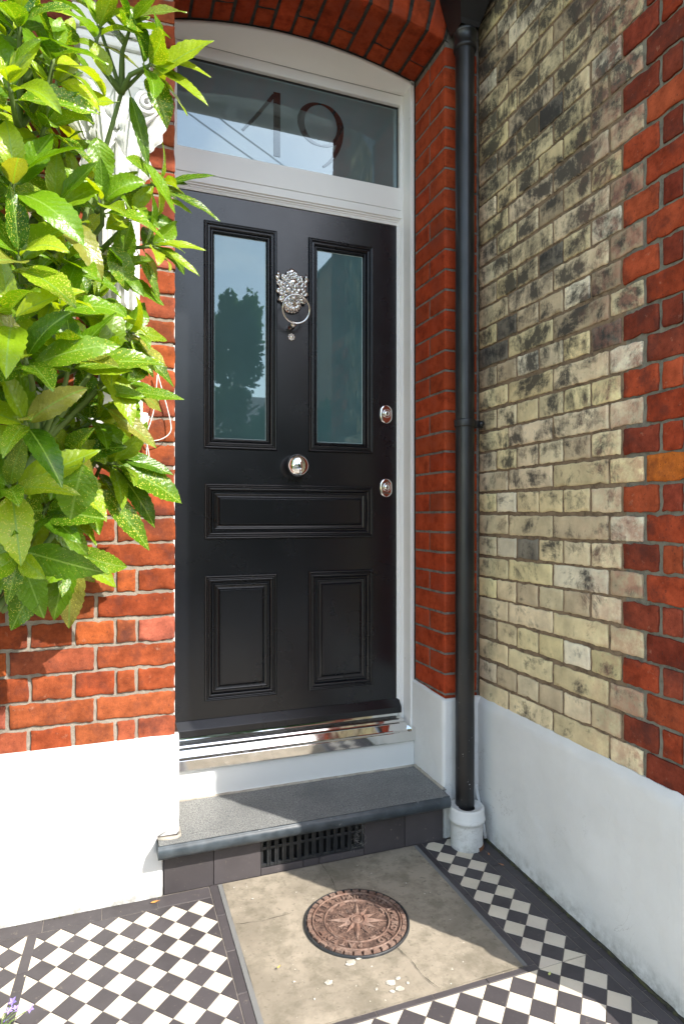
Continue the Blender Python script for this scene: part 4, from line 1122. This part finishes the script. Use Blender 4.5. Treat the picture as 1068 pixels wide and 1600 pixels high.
# helper used only to read positions off the photograph into world space
Cc, Ss = math.cos(R(20.1)), math.sin(R(20.1))
def at(px, py, y):
    u = (px-534)/980; v = (806-py)/980; t = (y+1.989)/(Cc-u*Ss); return Vector(((u*Cc+Ss)*t, y, 1.15+v*t))
limbs = [((-.75, -.30, 0), at(-40, 1000, -.40), .016), (at(-40, 1000, -.40), at(60, 700, -.38), .013), (at(60, 700, -.38), at(110, 420, -.36), .011), (at(110, 420, -.36), at(190, 145, -.36), .0075),
         (at(-40, 1000, -.40), at(110, 800, -.30), .010), (at(60, 700, -.38), at(160, 600, -.36), .009), (at(110, 420, -.36), at(30, 200, -.5), .010), (at(190, 145, -.36), at(155, 40, -.40), .0055), (at(190, 145, -.36), at(235, 100, -.42), .005)]
for a, b, r in limbs:
    a, b = Vector(a), Vector(b); SM.tube([a.lerp(b, i/6)+Vector((.008*Nz(i, 1, 0), .008*Nz(i, 2, 0), .008*Nz(i, 3, 0)))*(1 if 0 < i < 6 else 0) for i in range(7)], [r*(1-.35*i/6) for i in range(7)], 8)
AX = Vector((.25, -.55, .62))
# (px, py, depth, axis tweak, leaves, length, where the stem joins)
def J(v, s=.35): return (AX+Vector((random.uniform(-s, s), random.uniform(-s, s), random.uniform(-s, s)))).normalized()
ROS = [
 (155, 45, -.42, (.15, -.4, .9), 9, .135, (190, 145, -.36)), (205, 40, -.42, (.3, -.4, .8), 8, .12, (190, 145, -.36)), (238, 100, -.42, (.75, -.4, .35), 8, .135, (190, 145, -.36)),
 (255, 288, -.30, (.8, -.3, .1), 7, .105, (150, 330, -.33)), (238, 385, -.30, (.8, -.35, .05), 8, .125, (120, 430, -.36)), (205, 330, -.32, (.3, -.6, .4), 7, .12, (120, 430, -.36)),
 (160, 315, -.40, (.1, -.7, .6), 8, .14, (110, 420, -.36)), (165, 560, -.42, (.5, -.55, .45), 8, .15, (60, 700, -.38)), (195, 600, -.32, (.85, -.3, .15), 8, .145, (60, 700, -.38)),
 (110, 560, -.52, (.2, -.55, .7), 9, .165, (60, 700, -.38)), (180, 725, -.27, (.55, -.45, -.15), 8, .16, (110, 800, -.30)), (150, 655, -.30, (.5, -.6, .3), 8, .15, (60, 700, -.38)),
 (105, 715, -.34, (.1, -.8, .2), 8, .15, (60, 700, -.38)), (40, 560, -.60, (.0, -.6, .6), 9, .17, (60, 700, -.38)), (40, 660, -.55, (.0, -.8, .3), 8, .15, (60, 700, -.38)),
 (70, 800, -.32, (.0, -.7, -.3), 8, .16, (-40, 1000, -.4)), (105, 868, -.26, (.25, -.4, -.7), 6, .15, (110, 800, -.30)), (30, 870, -.42, (-.1, -.6, -.4), 8, .16, (-40, 1000, -.4)), (15, 760, -.50, (-.1, -.8, .1), 8, .16, (60, 700, -.38)),
 (30, 30, -.58, (.1, -.5, .8), 9, .15, (30, 200, -.5)), (85, 85, -.52, (.1, -.5, .7), 8, .14, (30, 200, -.5)), (15, 130, -.60, (0, -.7, .6), 9, .155, (30, 200, -.5)), (70, 195, -.50, (.2, -.7, .5), 8, .145, (30, 200, -.5)),
 (20, 280, -.58, (0, -.7, .6), 9, .165, (110, 420, -.36)), (85, 320, -.48, (.1, -.7, .5), 8, .15, (110, 420, -.36)), (30, 400, -.56, (0, -.7, .5), 9, .165, (110, 420, -.36)), (100, 410, -.44, (.2, -.75, .4), 8, .15, (110, 420, -.36)),
 (95, 480, -.50, (.1, -.7, .5), 8, .15, (60, 700, -.38)), (15, 490, -.62, (0, -.6, .7), 9, .165, (60, 700, -.38)), (150, 470, -.36, (.4, -.5, .3), 7, .125, (110, 420, -.36)),
 (185, 420, -.32, (.4, -.5, .2), 6, .12, (110, 420, -.36)), (205, 520, -.32, (.6, -.3, .1), 6, .125, (160, 600, -.36)),
]
for (px, py, y, ax, n, L, sj) in ROS:
    rosette(at(px, py, y), Vector(ax)+Vector((random.uniform(-.1, .1),)*3), n, L*1.17, 1.0, at(*sj))
# inner, shaded layer filling the crown
for i in range(64):
    px = random.uniform(-60, 165); py = random.uniform(-20, 900)
    if px > 100 and (py < 250 or py > 800): continue
    y = random.uniform(-.34, -.14); c_ = at(px, py, y)
    rosette(c_, J(AX, .5), 6, .14, 1.1, at(px-60, py+60, y+.05))
for (px, py) in ((120, 380), (150, 430), (95, 445), (140, 500), (120, 540), (170, 520), (70, 610), (120, 630), (90, 240), (60, 320), (110, 290), (130, 690), (60, 740), (90, 790), (130, 770)):
    rosette(at(px, py, -.22), J(AX, .3), 7, .15, 1.0, at(px-60, py+60, -.2))
# the rest of the bush, to the left of the picture
for i in range(130):
    c_ = Vector((random.uniform(-1.25, -.43), random.uniform(-.62, -.16), random.uniform(.35, 2.75)))
    rosette(c_, J(AX, .5), 6, .16, 1.1, (c_.x*.6-.34, -.3, max(.1, c_.z-.35)))
for a, b, r in (((-.75, -.30, 0), (-.95, -.35, 2.3), .02), ((-.75, -.30, .3), (-.62, -.33, 1.9), .016), ((-.75, -.30, .2), (-1.2, -.3, 1.6), .015)):
    a, b = Vector(a), Vector(b); SM.tube([a.lerp(b, k/6) for k in range(7)], [r*(1-.5*k/6) for k in range(7)], 8)
def hero(b, t, y0, y1, W, droop=.35, fold=.22, up=(.0, -.80, .60), tw=0.):
    p, q = at(*b, y0), at(*t, y1); d = (q-p); L = d.length
    upv = Vector(up); s_ = d.cross(upv).normalized(); n_ = s_.cross(d).normalized()
    d2 = (d.normalized()*cos(droop*.5)+n_*sin(droop*.5))
    SM.tube([p-d.normalized()*.015, p], [.0016, .0016], 4, False)
    leaf(p, d2, upv, L*(1+droop*droop/24), W*1.2, droop, fold, tw)
for h in (((240, 120), (334, 62), -.42, -.46, .036, .3), ((243, 108), (326, 165), -.42, -.45, .020, .5), ((245, 92), (330, 120), -.42, -.44, .018, .4), ((205, 30), (292, 18), -.42, -.44, .024, .4),
          ((204, 150), (232, 262), -.38, -.36, .016, .3), ((226, 255), (274, 333), -.38, -.33, .020, .25), ((232, 120), (262, 200), -.40, -.40, .028, .9), ((262, 287), (337, 274), -.30, -.32, .013, .3), ((262, 300), (344, 345), -.30, -.30, .015, .45),
          ((262, 310), (300, 334), -.30, -.30, .010, .3), ((250, 380), (322, 391), -.30, -.30, .014, .25), ((248, 390), (312, 431), -.30, -.31, .014, .5), ((218, 400), (250, 470), -.30, -.28, .012, .5),
          ((205, 612), (288, 624), -.42, -.44, .018, .15), ((130, 575), (208, 580), -.50, -.52, .026, .25), ((160, 610), (230, 622), -.44, -.44, .018, .25), ((168, 640), (245, 700), -.42, -.40, .022, .5),
          ((188, 728), (285, 786), -.28, -.25, .040, .5), ((158, 765), (234, 860), -.28, -.24, .028, .4), ((186, 738), (243, 825), -.26, -.22, .026, .6), ((190, 715), (272, 742), -.26, -.26, .020, .5),
          ((130, 725), (110, 812), -.48, -.46, .040, .4), ((112, 875), (108, 982), -.27, -.24, .032, .4), ((125, 868), (182, 918), -.26, -.24, .022, .3), ((108, 872), (84, 970), -.28, -.26, .030, .4), ((60, 905), (18, 985), -.40, -.38, .030, .3),
          ((205, 530), (240, 590), -.34, -.32, .016, .4), ((210, 540), (272, 604), -.30, -.28, .018, .4), ((200, 540), (232, 588), -.33, -.31, .018, .6), ((175, 385), (200, 455), -.36, -.33, .030, .5),
          ((152, 215), (165, 295), -.40, -.38, .026, .4), ((178, 160), (120, 165), -.42, -.44, .030, .5), ((95, 130), (158, 175), -.50, -.48, .034, .5), ((170, 120), (140, 60), -.42, -.42, .020, .3)):
    hero(*h)
LF.build('foliage', M['leaf'], shrub); SM.build('branches', M['stem'], shrub); fix_parent(shrub)

# ---------------------------------------------------------------- bellflower in the near left corner
bf = thing('bellflower_plant', 'small plant with violet flowers at the lower left corner', 'flowering plant', loc=(-.236, -.462, 0))
fm = MB(); fm.sm = True; sm = MB(); sm.sm = True; lm = MB(); lm.sm = True
nf = NT('violet_petal'); nf.set(base=nf.mix(nf.attr(), (.22, .16, .55), (.48, .36, .72)), rough=.6); PETAL = nf.m
bc = Vector((-.236, -.462, 0))
for i in range(26):
    e = bc+Vector((random.gauss(.01, .030), random.gauss(0, .035), random.uniform(.02, .075)))
    sm.tube([bc+Vector((random.gauss(0, .01), random.gauss(0, .01), 0)), (bc+e)/2+Vector((0, 0, .02)), e], .0009, 4)
    if i < 17:
        fm = MB()
        up = Vector((random.gauss(0, .5), random.gauss(-.3, .5), 1)).normalized(); a = up.orthogonal().normalized(); b = up.cross(a)
        fm.col = (random.random(),)*3
        for k in range(5):
            t = 2*pi*k/5; r = .0085; d = a*cos(t)+b*sin(t); s_ = up.cross(d)
            c0 = fm.vert(e); c1 = fm.vert(e+d*r*.55+s_*r*.33+up*.003); c2 = fm.vert(e+d*r*1.15+up*.004); c3 = fm.vert(e+d*r*.55-s_*r*.33+up*.003); fm.face((c0, c1, c2, c3))
        fm.build('flower', PETAL, bf)
for i in range(24):
    e = bc+Vector((random.gauss(0, .032), random.gauss(0, .035), random.uniform(.004, .035))); n0_ = Vector((random.gauss(0, .3), random.gauss(0, .3), 1)).normalized(); a = n0_.orthogonal().normalized(); b = n0_.cross(a)
    lm.face([lm.vert(e+(a*cos(t)+b*sin(t))*.009*(1-.3*abs(sin(t*3)))) for t in [2*pi*k/10 for k in range(10)]])
sm.build('stems', M['stem'], bf); lm.build('leaves', m_plain('bright_leaf', (.16, .30, .04), .5), bf); fix_parent(bf)

# fallen bits
def dry(name, x, y, z, rot, size, col, label, tilt=0.):
    mb = MB(); mb.sm = True
    mb.grid(lambda a, b: Matrix.Translation((x, y, z)) @ Matrix.Rotation(rot, 4, 'Z') @ Matrix.Rotation(tilt, 4, 'X') @ Vector(((a-.5)*size, (b-.5)*size*.45*sin(pi*min(.97, a+.04)), .003+.35*size*((b-.5)**2)+.2*size*(a-.5)**2)), 8, 4)
    mb.tube([Matrix.Translation((x, y, z)) @ Matrix.Rotation(rot, 4, 'Z') @ Vector((size*.45, 0, .003)), Matrix.Translation((x, y, z)) @ Matrix.Rotation(rot, 4, 'Z') @ Vector((size*.75, .002, .004))], .0005, 4)
    o = mb.build(name, m_plain('dry_leaf_'+'%d' % int(x*1000+900), col, .7)); tag(o, label, 'leaf')
p = at
dry('dry_leaf', .118, -.052, .001, .2, .022, (.50, .22, .05), 'curled orange dry leaf at the foot of the left white plinth')
dry('dry_leaf', 1.196, -.165, .001, 1.1, .015, (.42, .18, .08), 'tiny brown dry leaf on dark border tiles nearest the drain socket')
dry('dry_leaf', 1.2, -.235, .001, 2., .016, (.42, .20, .10), 'tiny brown dry leaf by the right plinth below the other one')
dry('fallen_petal', 1.026, -.694, .001, .6, .014, (.55, .58, .20), 'pale yellow petal on the checkered tiles in front of the slab')
dry('dry_leaf', .395, -.445, .006, .6, .011, (.62, .42, .08), 'small yellow leaf fragment near the left edge of the concrete slab')

# ================================================================ the street behind the camera (seen in glass, chrome and paint)
def gr(name, x0, x1, y0, y1, z, m): mb = MB(); mb.poly([(x0, y0, z), (x1, y0, z), (x1, y1, z), (x0, y1, z)]); return struct(mb.build(name, m))
ncp = NT('paving_stone'); ncp.set(base=ncp.mix(ncp.noise(3), (.36, .34, .31), (.46, .44, .40)), rough=.9)
nra = NT('asphalt'); nra.set(base=nra.mix(nra.noise(40), (.045, .045, .047), (.07, .07, .07)), rough=.9)
gr('ground', -150, 150, -150, 150, -.30, nra.m)
mb = MB(); mb.box((-14, -4.4, -.28), (14, YF-.02, -.012)); struct(mb.build('pavement', ncp.m))
mb = MB(); mb.box((-14, -12.0, -.28), (14, -10.2, -.012)); struct(mb.build('far_pavement', ncp.m))
gr('road', -60, 60, -10.2, -4.4, -.14, nra.m)
# porch canopy over the doorway, outside the frame
can = thing('porch_canopy', 'flat white canopy above the doorway, out of the picture', 'canopy')
mb = MB(); mb.box((-2.0, -1.08, 3.56), (1.60, .02, 3.72), .01); mb.build('deck', m_plain('pale_soffit_paint', (.74, .74, .72), .8), can)
mb = MB(); mb.box((-2.0, -1.11, 3.50), (1.60, -1.0805, 3.74), .004); mb.build('fascia', M['frame'], can)
mb = MB()
for i in range(9): mb.box((-1.9+.42*i, -1.07, 3.50), (-1.84+.42*i, -.005, 3.558), .003)
mb.build('joists', m_plain('soffit_joist_paint', (.58, .58, .57), .8), can)
# low wall added out of view, shaped to extend the side wall's shadow
gw = thing('added_garden_wall', 'added low red brick garden wall with rounded coping, unseen, shading the tiles', 'wall')
mb = MB()
for k in range(3):
    y = -1.0-.01; i = 0
    while y > -2.3:
        L = .215 if (k+i) % 2 else .10
        brick(mb, Vector((XS-.004, 0, 0)), Y3, Z3, NS, y-L, y, .01+.075*k, .075+.075*k, rc((.40, .09, .04)), .002); y -= L+.01; i += 1
mb.build('brickwork', M['red'], gw)
mb = MB(); mb.box((XS, -2.3, 0), (XS+.22, YE-.014, .235)); mb.build('core', M['mortgrey'], gw)
mb = MB(); mb.sm = True; mb.grid(lambda a, b: Vector((XS+.11-.125*cos(pi*b), -2.3+(2.3+YE-.014)*a, .236+.072*sin(pi*b))), 2, 14); mb.build('coping', M['mortgrey'], gw)
# houses across the road
nb_ = NT('distant_brick'); bt = nb_.n('ShaderNodeTexBrick'); bt.inputs['Scale'].default_value = 4.4; bt.inputs['Color1'].default_value = (.30, .10, .055, 1); bt.inputs['Color2'].default_value = (.38, .17, .09, 1); bt.inputs['Mortar'].default_value = (.35, .31, .26, 1)
nb_.l(nb_.coord(rot=(R(90), 0, 0)), bt.inputs['Vector']); nb_.set(base=bt.outputs[0], rough=.9)
mroof = m_plain('slate_roof', (.09, .095, .105), .7); mwin = m_plain('window_glass', (.03, .035, .04), .05, spec=.9); mcream = m_plain('cream_stucco', (.66, .62, .54), .8)
def house(x0, x1, y, h, label, m):
    t = thing('terraced_house', label, 'house', loc=((x0+x1)/2, y, 0))
    mb = MB(); mb.box((x0+.01, y-6, -.2), (x1-.01, y, h)); mb.build('wall', m, t)
    mb = MB(); zr = h+2.2
    mb.poly([(x0, y+.3, h), (x1, y+.3, h), (x1, y-3, zr), (x0, y-3, zr)]); mb.poly([(x0, y-6.3, h), (x1, y-6.3, h), (x1, y-3, zr), (x0, y-3, zr)]); mb.poly([(x0, y+.3, h), (x0, y-3, zr), (x0, y-6.3, h)]); mb.poly([(x1, y+.3, h), (x1, y-3, zr), (x1, y-6.3, h)])
    rf = mb.build('roof', mroof, t)
    mb = MB(); mb.box((x1-.9, y-3.3, h+1.5), (x1-.2, y-2.6, h+3.2)); mb.build('chimney', m, rf)
    w = (x1-x0)
    for zi in (.9, 3.6):
        for fx in (.22, .52):
            a = x0+w*fx; mb = MB(); mb.box((a-.08, y+.001, zi-.08), (a+1.28, y+.06, zi+1.68)); wf = mb.build('window', M['frame'], t)
            for (q0, q1, r0, r1) in ((0, .58, 0, .76), (.62, 1.2, 0, .76), (0, .58, .84, 1.6), (.62, 1.2, .84, 1.6)):
                mb = MB(); mb.box((a+q0, y+.05, zi+r0), (a+q1, y+.075, zi+r1)); mb.build('pane', mwin, wf)
    mb = MB(); mb.box((x0+w*.80, y+.001, 0), (x0+w*.80+.9, y+.05, 2.1)); mb.build('door', M['door'], t)
    fix_parent(t)
for i, (m, lab) in enumerate(((nb_.m, 'red brick terraced house across the road, leftmost'), (mcream, 'cream stucco terraced house across the road, second from left'), (nb_.m, 'red brick terraced house opposite the front door'), (mcream, 'cream stucco terraced house opposite, right of the brick one'), (nb_.m, 'red brick terraced house across the road, rightmost'))):
    house(-13+5*i+.0, -8+5*i, -29, 5.6, lab, m)
# trees in the street
tl_m = NT('tree_leaves'); tl_m.set(base=tl_m.mix(tl_m.noise(3, 3), (.018, .040, .010), (.055, .095, .025)), rough=.8)
_tr = tl_m.n('ShaderNodeBsdfTranslucent'); _tr.inputs[0].default_value = (.10, .20, .04, 1); _mx = tl_m.n('ShaderNodeMixShader'); _mx.inputs[0].default_value = .5
tl_m.l(tl_m.b.outputs[0], _mx.inputs[1]); tl_m.l(_tr.outputs[0], _mx.inputs[2]); tl_m.l(_mx.outputs[0], tl_m.out.inputs[0])
def tree(x, y, h, r, label, sd, zb=1.0, n=5200):
    random.seed(sd); t = thing('street_tree', label, 'tree', 'trees along the street', loc=(x, y, 0))
    mb = MB(); mb.sm = True; mb.tube([(x, y, -.1), (x+.05, y, h*.35), (x-.04, y+.05, h*.65)], [.14, .11, .05], 9)
    for i in range(7):
        a = random.random()*6.28; mb.tube([(x, y, h*(.3+.05*i)), (x+cos(a)*r*.35, y+sin(a)*r*.35, h*(.36+.05*i))], [.04, .015], 6)
    mb.build('trunk', M['bark'], t)
    mb = MB()
    cl = [(Vector((random.gauss(0, .42)*r, random.gauss(0, .42)*r, zb+(h-zb)*random.random()**.9)), random.uniform(.28, .5)*r) for _ in range(46)]
    for i in range(n):
        c, cr_ = random.choice(cl); taper = 1-.65*max(0, (c.z-zb)/(h-zb))**2
        d = Vector((random.gauss(0, 1), random.gauss(0, 1), random.gauss(0, 1))).normalized()*cr_*random.random()**.4
        p_ = Vector((x+(c.x+d.x)*taper, y+(c.y+d.y)*taper, c.z+d.z*.9)); s_ = random.uniform(.035, .085)
        a = Vector((random.gauss(0, 1), random.gauss(0, 1), random.gauss(0, 1))).normalized(); b = a.orthogonal().normalized()
        mb.poly([p_-a*s_, p_+b*s_*.5, p_+a*s_, p_-b*s_*.5])
    mb.build('crown', tl_m.m, t); fix_parent(t)
tree(2.15, -9.0, 4.9, 1.25, 'bushy green street tree straight out from the front door', 3, .2, 17000)
tree(3.2, -8.6, 3.7, 1.0, 'lower round street tree beside the bushy one', 8, .2, 12000)
tree(-3.2, -9.4, 6.0, 1.7, 'tall green street tree left of the front path', 5)
tree(3.16, -5.0, 6.25, .30, 'added slender tree with a high small crown, unseen, shading the left plinth', 11, 5.55, 1100)  # added tree, crown placed to throw a shadow on the left plinth
# garden hedge
random.seed(4)
mb = MB()
for i in range(9000):
    x = random.uniform(-3.5, .2) if i % 2 else random.uniform(-3.5, .2); p_ = Vector((x, -2.62+random.gauss(0, .13), random.random()*.95)); s_ = random.uniform(.02, .04)
    a = Vector((random.gauss(0, 1), random.gauss(0, 1), random.gauss(0, 1))).normalized(); b = a.orthogonal().normalized()
    mb.poly([p_-a*s_, p_+b*s_*.5, p_+a*s_, p_-b*s_*.5])
o = mb.build('hedge', tl_m.m); tag(o, 'low clipped green hedge along the pavement', 'hedge')
# overhead wires
def wire(p, q, lab):
    mb = MB(); p, q = Vector(p), Vector(q); mb.tube([p.lerp(q, i/20)-Vector((0, 0, .04*sin(pi*i/20))) for i in range(21)], .012, 5)
    tag(mb.build('overhead_wire', M['pipe']), lab, 'wire', 'overhead wires')
wire((-3.36, -6.9, 9.41), (9.68, -16.5, 9.33), 'thin black overhead wire crossing the street, the nearer one'); wire((-3.13, -6.6, 9.46), (11.1, -17.0, 9.30), 'thin black overhead wire crossing the street, the farther one')
# gable house added behind the camera to darken the right pane's reflection
gb = thing('added_gable_house', 'added tall red brick gable house, unseen dark backdrop reflected in the right pane', 'house', loc=(5.4, -10.5, 0))
mb = MB(); mb.box((4.02, -13.5, -.2), (7.2, -9.7, 6.2)); mb.build('wall', nb_.m, gb)
mb = MB(); mb.poly([(4.02, -9.7, 6.2), (7.2, -9.7, 6.2), (5.6, -9.7, 8.0)]); mb.build('gable', nb_.m, gb)
mb = MB(); mb.poly([(3.9, -9.5, 6.1), (3.9, -13.6, 6.1), (5.6, -13.6, 8.1), (5.6, -9.5, 8.1)]); mb.poly([(7.3, -9.5, 6.1), (7.3, -13.6, 6.1), (5.6, -13.6, 8.1), (5.6, -9.5, 8.1)]); mb.build('roof', mroof, gb)
for z_ in (1.2, 3.9):
    mb = MB(); mb.box((4.9, -9.699, z_), (6.3, -9.63, z_+1.5)); wf = mb.build('window', M['frame'], gb)
    mb = MB(); mb.box((4.98, -9.64, z_+.08), (5.57, -9.61, z_+1.42)); mb.box((5.63, -9.64, z_+.08), (6.22, -9.61, z_+1.42)); mb.build('pane', mwin, wf)
fix_parent(gb)
